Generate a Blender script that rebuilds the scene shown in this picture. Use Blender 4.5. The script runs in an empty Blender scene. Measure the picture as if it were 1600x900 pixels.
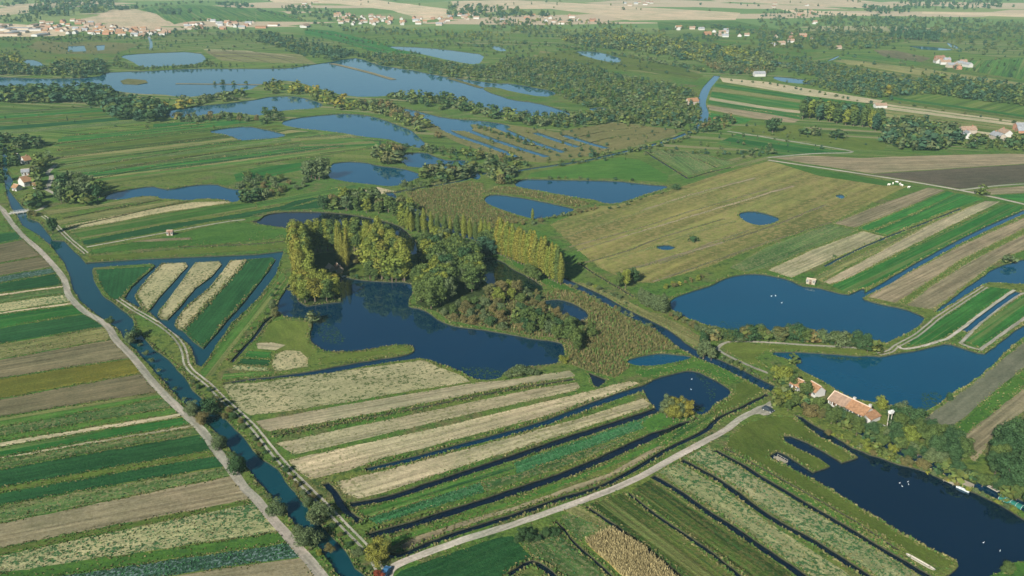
import bpy, math, random
import numpy as np
from mathutils import Vector, noise as mnoise
from mathutils.geometry import delaunay_2d_cdt

# ------------------------------------------------------------------ camera, sky, sun
S = bpy.context.scene
COL = S.collection
F_PX = 1400.0; CAM_H = 150.0; PITCH = math.radians(20.7)
cd = bpy.data.cameras.new('camera'); cam = bpy.data.objects.new('camera', cd); COL.objects.link(cam)
cam.location = (0, 0, CAM_H); cam.rotation_euler = (math.pi/2 - PITCH, 0, 0)
cd.sensor_width = 36; cd.lens = 36*F_PX/1600; cd.clip_start = 1; cd.clip_end = 60000
S.camera = cam
SUN_AZ = math.radians(29); SUN_EL = math.radians(30)     # shadows fall towards SUN_AZ (clockwise from +Y)
W = bpy.data.worlds.new('World'); S.world = W; W.use_nodes = True
nt = W.node_tree; bg = nt.nodes['Background']
sky = nt.nodes.new('ShaderNodeTexSky'); sky.sky_type = 'NISHITA'; sky.sun_disc = False
sky.sun_elevation = SUN_EL; sky.sun_rotation = SUN_AZ + math.pi; sky.air_density = 1.0; sky.dust_density = 0.4; sky.ozone_density = 3
nt.links.new(sky.outputs[0], bg.inputs[0]); bg.inputs[1].default_value = 0.040
sl = bpy.data.lights.new('sun', 'SUN'); sl.energy = 5.0; sl.angle = math.radians(0.53); sl.color = (1.0, 0.955, 0.87)
so = bpy.data.objects.new('sun', sl); COL.objects.link(so)
so.rotation_euler = Vector((math.sin(SUN_AZ)*math.cos(SUN_EL), math.cos(SUN_AZ)*math.cos(SUN_EL), -math.sin(SUN_EL))).to_track_quat('-Z', 'Y').to_euler()
S.view_settings.view_transform = 'Standard'; S.view_settings.look = 'None'; S.view_settings.gamma = 1
S.view_settings.exposure = 0.74
S.cycles.use_denoising = True
S.cycles.max_bounces = 5; S.cycles.diffuse_bounces = 2; S.cycles.glossy_bounces = 2; S.cycles.transmission_bounces = 2
S.cycles.volume_bounces = 1; S.cycles.transparent_max_bounces = 6
HAZE_DENSITY = 0.000075; HAZE_COLOR = (0.60, 0.95, 1.0)

rnd = random.Random(7); rng = np.random.default_rng(7)
SP, CP = math.sin(PITCH), math.cos(PITCH)
def g(x, y, z=0.0):
    """photo pixel (1600x900) -> point on the plane at height z"""
    a = (x-800)/F_PX; b = (450-y)/F_PX
    d = (a, CP+b*SP, -SP+b*CP)
    t = (CAM_H-z)/-d[2]
    return (d[0]*t, d[1]*t)
def ppm(y):
    """pixels per metre for an upright thing whose foot is at row y"""
    X, Y = g(800, y); depth = Y*CP + CAM_H*SP
    return F_PX/depth*CP
def px_of(X, Y, Z=0.0):
    dz = Z-CAM_H; depth = Y*CP - dz*SP; up = Y*SP + dz*CP
    return 800+F_PX*X/depth, 450-F_PX*up/depth

# ------------------------------------------------------------------ object helpers
def tag(o, label=None, cat=None, group=None, kind=None):
    if label: o['label'] = label
    if cat: o['category'] = cat
    if group: o['group'] = group
    if kind: o['kind'] = kind
    return o
def empty(name, loc, rz=0.0, scale=None):
    o = bpy.data.objects.new(name, None); COL.objects.link(o); o.location = loc; o.rotation_euler = (0, 0, rz)
    if scale: o.scale = scale
    o.empty_display_size = 0.5
    return o
def link(name, me, parent=None, loc=None):
    o = bpy.data.objects.new(name, me); COL.objects.link(o)
    if parent: o.parent = parent
    if loc: o.location = loc
    return o
def np_mesh(name, V, Fq, mats, midx=None, smooth=False):
    """V (n,3), Fq (m,k) equal-sized faces"""
    me = bpy.data.meshes.new(name); V = np.asarray(V, np.float32); Fq = np.asarray(Fq, np.int32)
    m, k = Fq.shape
    me.vertices.add(len(V)); me.vertices.foreach_set('co', V.ravel())
    me.loops.add(m*k); me.loops.foreach_set('vertex_index', Fq.ravel())
    me.polygons.add(m); me.polygons.foreach_set('loop_start', np.arange(0, m*k, k, dtype=np.int32))
    me.polygons.foreach_set('loop_total', np.full(m, k, np.int32))
    if midx is not None: me.polygons.foreach_set('material_index', np.asarray(midx, np.int32))
    for mt in mats: me.materials.append(mt)
    me.update(calc_edges=True); me.validate()
    if smooth: me.polygons.foreach_set('use_smooth', np.ones(m, bool))
    return me
class MB:
    def __init__(s): s.v = []; s.f = []; s.m = []
    def poly(s, pts, m=0):
        n = len(s.v); s.v += [tuple(p) for p in pts]; s.f.append(tuple(range(n, n+len(pts)))); s.m.append(m); return s
    def box(s, cx, cy, z0, sx, sy, sz, rz=0, m=0):
        c, q = math.cos(rz), math.sin(rz); n = len(s.v)
        for z in (z0, z0+sz):
            for a, b in ((-1, -1), (1, -1), (1, 1), (-1, 1)):
                x, y = a*sx/2, b*sy/2; s.v.append((cx+x*c-y*q, cy+x*q+y*c, z))
        for f in ((3, 2, 1, 0), (4, 5, 6, 7), (0, 1, 5, 4), (1, 2, 6, 5), (2, 3, 7, 6), (3, 0, 4, 7)):
            s.f.append(tuple(n+i for i in f)); s.m.append(m)
        return s
    def tube(s, p0, p1, r0, r1, n=7, m=0):
        p0 = Vector(p0); p1 = Vector(p1); d = (p1-p0).normalized()
        a = d.orthogonal().normalized(); b = d.cross(a); k = len(s.v)
        for p, r in ((p0, r0), (p1, r1)):
            for i in range(n):
                t = 2*math.pi*i/n; s.v.append(tuple(p+a*(r*math.cos(t))+b*(r*math.sin(t))))
        for i in range(n):
            j = (i+1) % n; s.f.append((k+i, k+j, k+n+j, k+n+i)); s.m.append(m)
        s.f.append(tuple(k+n+i for i in range(n))); s.m.append(m)
        return s
    def mesh(s, name, mats):
        me = bpy.data.meshes.new(name); me.from_pydata(s.v, [], s.f)
        for mt in (mats if isinstance(mats, (list, tuple)) else [mats]): me.materials.append(mt)
        me.polygons.foreach_set('material_index', s.m); me.update(); return me
    def build(s, name, mats, parent=None, loc=None): return link(name, s.mesh(name, mats), parent, loc)

# ------------------------------------------------------------------ materials
MATS = {}
def N(nt, t, **k):
    n = nt.nodes.new('ShaderNode'+t)
    for a, v in k.items(): setattr(n, a, v)
    return n
def L(nt, a, b): nt.links.new(a, b)
def mixc(nt, fac, a, b, mode='MIX'):
    m = N(nt, 'Mix', data_type='RGBA', blend_type=mode)
    for s, v in ((m.inputs[0], fac), (m.inputs[6], a), (m.inputs[7], b)):
        if hasattr(v, 'links'): L(nt, v, s)
        elif isinstance(v, (int, float)): s.default_value = v
        else: s.default_value = (*v[:3], 1)
    return m.outputs[2]
def nz(nt, co, scale, detail=3, rough=0.6, sc=None):
    if sc:
        mp = N(nt, 'Mapping'); L(nt, co, mp.inputs[0]); mp.inputs['Scale'].default_value = sc; co = mp.outputs[0]
    n = N(nt, 'TexNoise'); n.inputs['Scale'].default_value = scale; n.inputs['Detail'].default_value = detail; n.inputs['Roughness'].default_value = rough
    L(nt, co, n.inputs['Vector']); return n.outputs['Fac']
def ramp(nt, f, lo, hi):
    m = N(nt, 'MapRange'); L(nt, f, m.inputs[0]); m.inputs[1].default_value = lo; m.inputs[2].default_value = hi; return m.outputs[0]
def simple(name, c, rough=0.8, var=0.25, scale=1.5, spec=0.2, metal=0.0, bump=0.0):
    if name in MATS: return MATS[name]
    m = bpy.data.materials.new(name); m.use_nodes = True; t = m.node_tree; b = t.nodes['Principled BSDF']
    tc = N(t, 'TexCoord'); f = nz(t, tc.outputs['Object'], scale)
    col = mixc(t, ramp(t, f, .3, .7), [x*(1-var) for x in c], [min(1, x*(1+var)) for x in c])
    L(t, col, b.inputs['Base Color']); b.inputs['Roughness'].default_value = rough
    b.inputs['Specular IOR Level'].default_value = spec; b.inputs['Metallic'].default_value = metal
    if bump:
        bp = N(t, 'Bump'); bp.inputs['Strength'].default_value = 1; bp.inputs['Distance'].default_value = bump; L(t, f, bp.inputs['Height']); L(t, bp.outputs[0], b.inputs['Normal'])
    MATS[name] = m; return m
def field_mat(name, c1, c2, c3=None, rows=0.0, row_w=2.2, speck=0.0, speck_s=0.9, patch=0.5, bump=0.25, lo=.52, hi=.60, band=0.0, bandc=(.16, .17, .06)):
    """c1/c2 large patches, c3 specks of plants or bare earth, rows along the strip (object X)"""
    m = bpy.data.materials.new(name); m.use_nodes = True; t = m.node_tree; b = t.nodes['Principled BSDF']
    tc = N(t, 'TexCoord').outputs['Object']; oi = N(t, 'ObjectInfo')
    off = N(t, 'VectorMath', operation='ADD'); L(t, tc, off.inputs[0])
    ml = N(t, 'Math', operation='MULTIPLY'); L(t, oi.outputs['Random'], ml.inputs[0]); ml.inputs[1].default_value = 311.0
    cx = N(t, 'CombineXYZ'); L(t, ml.outputs[0], cx.inputs[0]); L(t, ml.outputs[0], cx.inputs[2]); L(t, cx.outputs[0], off.inputs[1]); co = off.outputs[0]
    f1 = ramp(t, nz(t, co, 0.035, 5, .65, (0.35, 1, 1)), .5-.25*patch-.03, .5+.25*patch+.03)
    col = mixc(t, f1, c1, c2)
    f2 = nz(t, co, 1.1, 5, .75)
    f3 = nz(t, co, .22, 4, .7, (.45, 1, 1))
    col = mixc(t, ramp(t, f3, .3, .7), mixc(t, 1.0, col, (.74, .78, .74), 'MULTIPLY'), mixc(t, 1.0, col, (1.26, 1.22, 1.22), 'MULTIPLY'))
    f4 = nz(t, co, .013, 4, .6)
    col = mixc(t, ramp(t, f4, .38, .62), mixc(t, 1.0, col, (.84, .90, .84), 'MULTIPLY'), mixc(t, 1.0, col, (1.16, 1.10, 1.10), 'MULTIPLY'))
    if band:
        fb = nz(t, co, .17, 4, .8, (.012, 1, 1))
        bm = N(t, 'Math', operation='MULTIPLY'); L(t, ramp(t, fb, .54, .60), bm.inputs[0]); bm.inputs[1].default_value = band
        col = mixc(t, bm.outputs[0], col, bandc)
        bm2 = N(t, 'Math', operation='MULTIPLY'); L(t, ramp(t, fb, .45, .41), bm2.inputs[0]); bm2.inputs[1].default_value = band
        col = mixc(t, bm2.outputs[0], col, (.012, .055, .018))
    if rows:
        fr = nz(t, co, 1.0/row_w, 2, .6, (0.025, 1, 1))
        col = mixc(t, ramp(t, fr, .35, .65), mixc(t, 1.0, col, [1-rows]*3, 'MULTIPLY'), mixc(t, 1.0, col, [1+rows*.9]*3, 'MULTIPLY'))
    if c3:
        fs = nz(t, co, speck_s, 3, .7)
        fp = nz(t, co, .06, 3, .6, (0.4, 1, 1))
        ad = N(t, 'Math', operation='MULTIPLY_ADD'); L(t, fp, ad.inputs[0]); ad.inputs[1].default_value = .35; L(t, fs, ad.inputs[2])
        sb = N(t, 'Math', operation='SUBTRACT'); L(t, ad.outputs[0], sb.inputs[0]); sb.inputs[1].default_value = .175
        sm = N(t, 'Math', operation='MULTIPLY'); L(t, ramp(t, sb.outputs[0], lo, hi), sm.inputs[0]); sm.inputs[1].default_value = speck
        col = mixc(t, sm.outputs[0], col, c3)
    col = mixc(t, ramp(t, f2, .25, .75), mixc(t, 1.0, col, (.68, .68, .68), 'MULTIPLY'), mixc(t, 1.0, col, (1.32, 1.32, 1.28), 'MULTIPLY'))
    rr = N(t, 'MapRange'); L(t, oi.outputs['Random'], rr.inputs[0]); rr.inputs[3].default_value = .88; rr.inputs[4].default_value = 1.12
    cc = N(t, 'CombineXYZ')
    for i in range(3): L(t, rr.outputs[0], cc.inputs[i])
    col = mixc(t, 1.0, col, cc.outputs[0], 'MULTIPLY')
    L(t, col, b.inputs['Base Color']); b.inputs['Roughness'].default_value = .95; b.inputs['Specular IOR Level'].default_value = .08
    if bump:
        bp = N(t, 'Bump'); bp.inputs['Strength'].default_value = 1; bp.inputs['Distance'].default_value = bump
        hs = fr if rows and not c3 else f2
        L(t, f2, bp.inputs['Height']); L(t, bp.outputs[0], b.inputs['Normal'])
    MATS[name] = m; return m
K = 1.0
# crops and ground covers: real base colours
field_mat('grass_olive', (.090, .125, .024), (.055, .105, .020), (.12, .12, .045), speck=.5, patch=1)
field_mat('grass_green', (.038, .120, .020), (.070, .135, .024), (.02, .06, .02), speck=.5, patch=1)
field_mat('pasture', (.100, .125, .026), (.070, .115, .020), (.11, .11, .04), speck=.35, patch=1, rows=.08, row_w=4)
field_mat('meadow', (.190, .175, .058), (.115, .140, .040), (.25, .20, .085), speck=.7, speck_s=.35, patch=1, rows=.3, row_w=7, lo=.48, hi=.62)
field_mat('crop_dark', (.012, .060, .020), (.020, .076, .024), (.04, .11, .03), rows=.2, row_w=1.4, speck=.25, bump=.4)
field_mat('crop_green', (.018, .120, .022), (.036, .145, .028), (.09, .14, .035), band=.55, rows=.22, row_w=1.6, speck=.3, bump=.35)
field_mat('crop_mid', (.042, .125, .022), (.064, .138, .026), (.13, .15, .05), band=.9, rows=.3, row_w=2.2, speck=.35, bump=.35)
field_mat('crop_olive', (.040, .092, .018), (.072, .100, .022), (.16, .13, .05), band=.5, rows=.5, row_w=1.5, speck=.5, speck_s=.9, bump=.5)
field_mat('crop_teal', (.035, .125, .045), (.028, .11, .038), (.10, .20, .10), rows=.4, row_w=1.6, speck=.6, speck_s=1.0, bump=.45)
field_mat('crop_blue', (.04, .09, .065), (.03, .08, .045), (.15, .21, .20), rows=.3, row_w=1.6, speck=.8, speck_s=1.1, bump=.45)
field_mat('mixed_pale', (.36, .33, .19), (.26, .27, .13), (.025, .10, .03), rows=.2, row_w=2, speck=.9, speck_s=.8, bump=.5, lo=.5, hi=.58)
field_mat('mixed_green', (.08, .13, .04), (.05, .11, .03), (.22, .20, .10), rows=.3, row_w=2, speck=.6, speck_s=.8, band=.5, bump=.4)
field_mat('stubble', (.36, .315, .205), (.30, .265, .165), (.13, .14, .05), rows=.28, row_w=1.8, speck=.7, speck_s=.75, bump=.25, lo=.54, hi=.62)
field_mat('stubble_plain', (.36, .315, .21), (.31, .275, .18), (.17, .17, .08), rows=.25, row_w=1.5, speck=.3, bump=.15)
field_mat('stubble_dots', (.37, .33, .20), (.32, .29, .165), (.05, .08, .02), rows=.05, row_w=2, speck=.9, speck_s=.8, bump=.35, lo=.55, hi=.6)
field_mat('soil_tan', (.225, .190, .120), (.180, .155, .095), (.26, .23, .15), rows=.32, row_w=1.6, speck=.3, bump=.15)
field_mat('soil_brown', (.150, .130, .075), (.115, .105, .060), (.17, .16, .09), rows=.32, row_w=1.6, speck=.3, bump=.15)
field_mat('soil_dark', (.100, .085, .060), (.080, .070, .050), (.16, .14, .10), rows=.1, row_w=3, speck=.3, bump=.1)
field_mat('soil_grey', (.115, .120, .085), (.095, .105, .070), (.14, .14, .09), rows=.14, row_w=3, speck=.3, bump=.1)
field_mat('straw_green', (.20, .19, .075), (.14, .16, .055), (.28, .25, .13), rows=.3, row_w=2.0, speck=.5, band=.5, bump=.3)
field_mat('mustard', (.150, .135, .022), (.105, .115, .022), (.06, .09, .02), rows=.15, row_w=2.0, speck=.5, bump=.3)
field_mat('reed_bed', (.150, .140, .058), (.115, .125, .045), (.19, .16, .075), speck=.6, speck_s=.4, patch=1, bump=.8)
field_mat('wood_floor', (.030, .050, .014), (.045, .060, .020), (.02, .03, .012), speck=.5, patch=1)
field_mat('far_tan', (.47, .36, .25), (.40, .32, .22), (.50, .42, .31), rows=.08, row_w=12, speck=.3, speck_s=.05, bump=0)
field_mat('maize', (.40, .31, .11), (.33, .26, .09), rows=.2, row_w=1.2, bump=.4)
field_mat('gravel', (.33, .31, .265), (.29, .27, .23), (.22, .21, .15), rows=.22, row_w=1.1, speck=.25, bump=0)
simple('bank_earth', (.050, .050, .028), var=.4, scale=.8)
def ground_mat():
    m = bpy.data.materials.new('ground_cover'); m.use_nodes = True; t = m.node_tree; b = t.nodes['Principled BSDF']
    co = N(t, 'TexCoord').outputs['Object']
    col = mixc(t, ramp(t, nz(t, co, .012, 5, .65), .42, .58), (.062, .138, .024), (.118, .152, .034))
    col = mixc(t, ramp(t, nz(t, co, .05, 5, .7), .52, .64), col, (.125, .120, .050))
    col = mixc(t, ramp(t, nz(t, co, .3, 4, .7), .50, .66), col, (.028, .062, .016))
    # narrow marsh plots beyond the near fields
    sx = N(t, 'SeparateXYZ'); L(t, co, sx.inputs[0])
    v2 = N(t, 'TexVoronoi'); v2.inputs['Scale'].default_value = 1/190; L(t, co, v2.inputs['Vector']); sc2 = N(t, 'SeparateColor'); L(t, v2.outputs['Color'], sc2.inputs[0])
    def strips(rot):
        m2 = N(t, 'Mapping'); L(t, co, m2.inputs[0]); m2.inputs['Rotation'].default_value = (0, 0, rot); return nz(t, m2.outputs[0], .075, 3, .8, (.03, 1, 1))
    stf = N(t, 'Mix', data_type='FLOAT'); L(t, ramp(t, sc2.outputs[0], .48, .52), stf.inputs[0]); L(t, strips(.3), stf.inputs[2]); L(t, strips(-.75), stf.inputs[3]); stf = stf.outputs[0]
    pl = mixc(t, ramp(t, stf, .53, .57), mixc(t, ramp(t, stf, .42, .46), (.045, .085, .022), (.085, .150, .028)), mixc(t, ramp(t, sc2.outputs[1], .4, .6), (.24, .21, .12), (.15, .19, .05)))
    fo = N(t, 'Math', operation='MULTIPLY'); L(t, ramp(t, sx.outputs[1], 560, 760), fo.inputs[0]); L(t, ramp(t, sc2.outputs[2], .25, .4), fo.inputs[1])
    f7 = N(t, 'Math', operation='MULTIPLY'); L(t, fo.outputs[0], f7.inputs[0]); f7.inputs[1].default_value = .75
    col = mixc(t, f7.outputs[0], col, pl)
    # distant patchwork of fields
    vo = N(t, 'TexVoronoi', distance='CHEBYCHEV'); mp = N(t, 'Mapping'); L(t, co, mp.inputs[0])
    mp.inputs['Scale'].default_value = (1/420, 1/150, 1); mp.inputs['Rotation'].default_value = (0, 0, .35); L(t, mp.outputs[0], vo.inputs['Vector']); vo.inputs['Scale'].default_value = 1
    sp = N(t, 'SeparateColor'); L(t, vo.outputs['Color'], sp.inputs[0])
    pat = mixc(t, ramp(t, sp.outputs[0], .45, .5), (.12, .19, .06), mixc(t, ramp(t, sp.outputs[1], .4, .45), (.42, .33, .23), (.18, .22, .08)))
    col = mixc(t, ramp(t, sx.outputs[1], 1750, 1900), col, pat)
    f2 = nz(t, co, 1.0, 4, .7)
    col = mixc(t, ramp(t, f2, .3, .7), mixc(t, 1.0, col, (.62, .62, .62), 'MULTIPLY'), mixc(t, 1.0, col, (1.38, 1.38, 1.32), 'MULTIPLY'))
    L(t, col, b.inputs['Base Color']); b.inputs['Roughness'].default_value = .95; b.inputs['Specular IOR Level'].default_value = .08
    bp = N(t, 'Bump'); bp.inputs['Strength'].default_value = 1; bp.inputs['Distance'].default_value = .5; L(t, f2, bp.inputs['Height']); L(t, bp.outputs[0], b.inputs['Normal'])
    MATS['ground_cover'] = m
ground_mat()
def water_mat(name, c, c2, ripple=.012):
    m = bpy.data.materials.new(name); m.use_nodes = True; t = m.node_tree; b = t.nodes['Principled BSDF']
    co = N(t, 'TexCoord').outputs['Object']
    col = mixc(t, ramp(t, nz(t, co, .03, 4, .6), .35, .65), c, c2)
    L(t, col, b.inputs['Base Color']); b.inputs['Roughness'].default_value = .04; b.inputs['IOR'].default_value = 1.5; b.inputs['Specular IOR Level'].default_value = .85; b.inputs['Specular Tint'].default_value = (.08, .62, .95, 1)
    h = nz(t, co, .9, 3, .6); h2 = nz(t, co, .05, 3, .6)
    st = N(t, 'Math', operation='MULTIPLY'); L(t, h, st.inputs[0]); L(t, ramp(t, h2, .4, .7), st.inputs[1])
    bp = N(t, 'Bump'); bp.inputs['Strength'].default_value = 1; bp.inputs['Distance'].default_value = ripple; L(t, st.outputs[0], bp.inputs['Height']); L(t, bp.outputs[0], b.inputs['Normal'])
    MATS[name] = m
water_mat('water_blue', (.0005, .018, .042), (.0006, .020, .047))
water_mat('water_deep', (.0006, .008, .020), (.0008, .009, .023))
water_mat('water_mid', (.0005, .054, .100), (.0006, .048, .092), .02)
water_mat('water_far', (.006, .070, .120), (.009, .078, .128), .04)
water_mat('water_canal', (.003, .042, .050), (.002, .034, .040))
water_mat('water_green', (.001, .010, .009), (.002, .012, .010))
water_mat('water_black', (.001, .003, .009), (.002, .004, .011))
def leaf_mat(name, ca, cb, cc=None, trans=.18):
    m = bpy.data.materials.new(name); m.use_nodes = True; t = m.node_tree
    for n in list(t.nodes):
        if n.type != 'OUTPUT_MATERIAL': t.nodes.remove(n)
    out = [n for n in t.nodes if n.type == 'OUTPUT_MATERIAL'][0]
    oi = N(t, 'ObjectInfo'); tc = N(t, 'TexCoord'); ge = N(t, 'NewGeometry')
    col = mixc(t, oi.outputs['Random'], ca, cb)
    if cc: col = mixc(t, ramp(t, nz(t, tc.outputs['Object'], .25, 3, .6), .45, .62), col, cc)
    v = N(t, 'MapRange'); L(t, ge.outputs['Random Per Island'], v.inputs[0]); v.inputs[3].default_value = .65; v.inputs[4].default_value = 1.35
    k = N(t, 'CombineXYZ')
    for i in range(3): L(t, v.outputs[0], k.inputs[i])
    col = mixc(t, 1.0, col, k.outputs[0], 'MULTIPLY')
    d = N(t, 'BsdfDiffuse'); tr = N(t, 'BsdfTranslucent'); ms = N(t, 'MixShader'); ms.inputs[0].default_value = trans
    L(t, col, d.inputs[0]); L(t, col, tr.inputs[0]); L(t, d.outputs[0], ms.inputs[1]); L(t, tr.outputs[0], ms.inputs[2]); L(t, ms.outputs[0], out.inputs['Surface'])
    MATS[name] = m
leaf_mat('leaf_gold', (.23, .205, .040), (.17, .185, .040), (.27, .205, .038))
leaf_mat('leaf_yellowgreen', (.195, .215, .040), (.145, .185, .038), (.24, .22, .042))
leaf_mat('leaf_green', (.100, .140, .040), (.078, .122, .038), (.135, .148, .040))
leaf_mat('leaf_dark', (.042, .088, .036), (.056, .104, .040), (.08, .11, .038))
leaf_mat('leaf_willow', (.120, .155, .068), (.095, .135, .058), (.14, .15, .062))
leaf_mat('leaf_brown', (.165, .135, .055), (.120, .130, .050), (.18, .135, .050))
leaf_mat('leaf_red', (.25, .06, .03), (.22, .05, .03), (.3, .09, .03))
leaf_mat('leaf_blue', (.048, .105, .062), (.058, .115, .062), (.05, .09, .052))
leaf_mat('reed_tan', (.24, .20, .095), (.19, .18, .075))
leaf_mat('reed_green', (.09, .16, .04), (.075, .135, .035))
leaf_mat('reed_olive', (.14, .14, .052), (.12, .13, .045))
leaf_mat('straw', (.36, .30, .15), (.33, .275, .135))
leaf_mat('lily', (.035, .075, .035), (.03, .065, .03), trans=.05)
leaf_mat('cabbage', (.06, .17, .07), (.05, .15, .06), trans=.15)
simple('bark', (.13, .10, .07), var=.3, scale=3); simple('bark_pale', (.36, .34, .29), var=.25, scale=3)
# ------------------------------------------------------------------ the plan of the land, traced on the ground plane
REG = []          # regions: dict(kind, name, mat, loop(world pts), label ...)
def smooth_loop(p, it):
    for _ in range(it):
        q = []
        for i in range(len(p)):
            a, b = p[i], p[(i+1) % len(p)]
            q += [(a[0]*.75+b[0]*.25, a[1]*.75+b[1]*.25), (a[0]*.25+b[0]*.75, a[1]*.25+b[1]*.75)]
        p = q
    return p
def refine(p, amp, closed=True):
    out = []; n = len(p)
    for i in range(n if closed else n-1):
        a, b = p[i], p[(i+1) % n]
        mx, my = (a[0]+b[0])/2, (a[1]+b[1])/2
        d = math.hypot(mx, my, CAM_H); seg = max(1.6, d*.0075)
        L_ = math.hypot(b[0]-a[0], b[1]-a[1]); k = max(1, int(L_/seg))
        for j in range(k):
            t = j/k; out.append((a[0]+(b[0]-a[0])*t, a[1]+(b[1]-a[1])*t))
    if not closed: out.append(p[-1])
    if amp:
        res = []
        for x, y in out:
            d = math.hypot(x, y, CAM_H); s = amp*max(1, d/600); f = .22*min(1, 500/d)
            v = mnoise.noise_vector(Vector((x*f, y*f, 3.1))); w = mnoise.noise_vector(Vector((x*f*3, y*f*3, 8.1)))
            res.append((x+(v.x+.5*w.x)*s, y+(v.y+.5*w.y)*s))
        out = res
    return out
def R(kind, name, mat, px, amp=.3, sm=0, label=None, world=False):
    p = [tuple(q) for q in px] if world else [g(*q) for q in px]
    if sm: p = smooth_loop(p, sm)
    REG.append(dict(kind=kind, name=name, mat=mat, loop=refine(p, amp), label=label)); return REG[-1]
def spline(p, n=4):
    out = []
    for i in range(len(p)-1):
        a = p[max(0, i-1)]; b = p[i]; c = p[i+1]; d = p[min(len(p)-1, i+2)]
        for j in range(n):
            t = j/n
            out.append(tuple(.5*((2*b[k])+(-a[k]+c[k])*t+(2*a[k]-5*b[k]+4*c[k]-d[k])*t*t+(-a[k]+3*b[k]-3*c[k]+d[k])*t**3) for k in range(2)))
    out.append(p[-1]); return out
def ribbon(px, w, w2=None, sp=True):
    p = [g(*q) for q in px]
    if sp and len(p) > 2: p = spline(p)
    L_, R_ = [], []; n = len(p)
    for i in range(n):
        a, b = p[max(0, i-1)], p[min(n-1, i+1)]; dx, dy = b[0]-a[0], b[1]-a[1]; l = math.hypot(dx, dy) or 1
        ww = (w+(w2-w)*i/(n-1) if w2 else w)/2
        L_.append((p[i][0]-dy/l*ww, p[i][1]+dx/l*ww)); R_.append((p[i][0]+dy/l*ww, p[i][1]-dx/l*ww))
    return L_+R_[::-1]
def POND(name, mat, px, label, amp=.5, sm=1): return R('water', name, mat, px, amp, sm, label)
def DITCH(px, w, w2=None, label='narrow dark drainage ditch between fields', name='ditch', mat='water_black', amp=.3):
    return R('water', name, mat, ribbon(px, w, w2), amp, 0, label, True)
def ISLE(px, mat, label=None, amp=.3): return R('isle', 'island', mat, px, amp, 0, label)
def ROAD(px, w, label, name='path', mat='gravel'): return R('road', name, mat, ribbon(px, w), .22, 0, label, True)
def TRACK(px, w, label):
    p = [g(*q) for q in px]; p = spline(p) if len(p) > 2 else p; n = len(p)
    for s in (-1, 1):
        A, Bb = [], []
        for i in range(n):
            a, b = p[max(0, i-1)], p[min(n-1, i+1)]; dx, dy = b[0]-a[0], b[1]-a[1]; l = math.hypot(dx, dy) or 1
            o1, o2 = s*w*.19, s*w*.5
            A.append((p[i][0]-dy/l*o1, p[i][1]+dx/l*o1)); Bb.append((p[i][0]-dy/l*o2, p[i][1]+dx/l*o2))
        R('road', 'wheel_track', 'gravel', A+Bb[::-1], .12, 0, ('left' if s > 0 else 'right')+' wheel rut of the '+label, True)
def FIELD(mat, px, label=None, amp=.35): return R('field', 'field', mat, px, amp, 0, label)

# ---- canal on the left and the lagoon of strip islands
CL = [(4,230),(3,250),(5,270),(8,283),(10,300),(18,325),(27,337),(35,352),(60,368),(80,385),(100,410),(108,430),(113,450),(125,470),(145,487),(170,505),(187,517),(195,532),(212,547),(230,567),(250,590),(265,607),(287,630),(307,645),(322,662),(345,682),(362,705),(385,728),(400,750),(420,772),(445,800),(462,820),(485,838),(505,865),(522,890),(540,915),(560,950)]
CR = [(640,950),(590,910),(572,900),(555,887),(540,860),(525,845),(507,827),(490,810),(480,790),(465,775),(450,757),(432,732),(412,718),(395,702),(380,682),(367,670),(350,652),(325,638),(315,622),(297,605),(290,590),(280,580),(262,560),(240,545),(225,527),(212,515),(207,497),(180,475),(162,462),(153,450),(148,440),(144,425),(132,410),(125,400),(110,387),(100,376),(82,375),(75,365),(60,347),(43,340),(41,330),(35,322),(25,310),(15,297),(21,282),(12,268),(11,250),(10,230)]
POND('canal', 'water_canal', CL+CR, 'wide blue green canal curving down the left side', .4, 0)
POND('canal', 'water_canal', [(133,410),(225,404),(400,397),(443,392),(437,410),(432,427),(418,447),(400,470),(380,488),(362,505),(350,522),(337,540),(326,558),(315,573),(307,570),(302,557),(299,543),(288,532),(277,524),(262,513),(250,503),(236,490),(218,480),(205,475),(194,466),(205,448),(242,415),(236,412),(146,418),(143,430)], 'side canal with finger channels between strip islands', .3, 0)
ISLE([(252,412),(290,410),(293,416),(262,450),(248,465),(234,484),(230,486),(220,479),(210,463),(217,452),(235,430)], 'stubble_dots', 'short straw coloured strip island in the side canal')
ISLE([(305,410),(342,408),(346,413),(330,432),(305,450),(282,478),(262,499),(252,498),(246,494),(248,486),(267,462),(287,435)], 'stubble_dots', 'middle straw coloured strip island with green rim')
ISLE([(360,407),(387,405),(345,452),(300,500),(286,516),(277,513),(272,508),(275,500),(290,480),(327,450)], 'stubble_dots', 'straw half of the widest strip island')
ISLE([(388,405),(425,402),(430,406),(418,425),(392,458),(372,482),(355,500),(335,524),(317,544),(300,532),(287,517),(301,500),(346,452)], 'crop_dark', 'dark green half of the widest strip island')
R('field', 'field', 'crop_dark', [(150,421),(238,416),(200,452),(184,470),(175,468),(158,448)], .2, 0, 'dark green triangular field where two canals meet')
FIELD('crop_mid', [(441,420),(447,436),(436,456),(425,475),(400,498),(385,515),(360,548),(335,585),(318,590),(313,580),(335,550),(352,525),(382,492),(404,472),(424,448)], 'long green strip right of the finger channels')
DITCH([(436,487),(413,505),(398,526),(380,545),(362,566)], 1.6)
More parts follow.
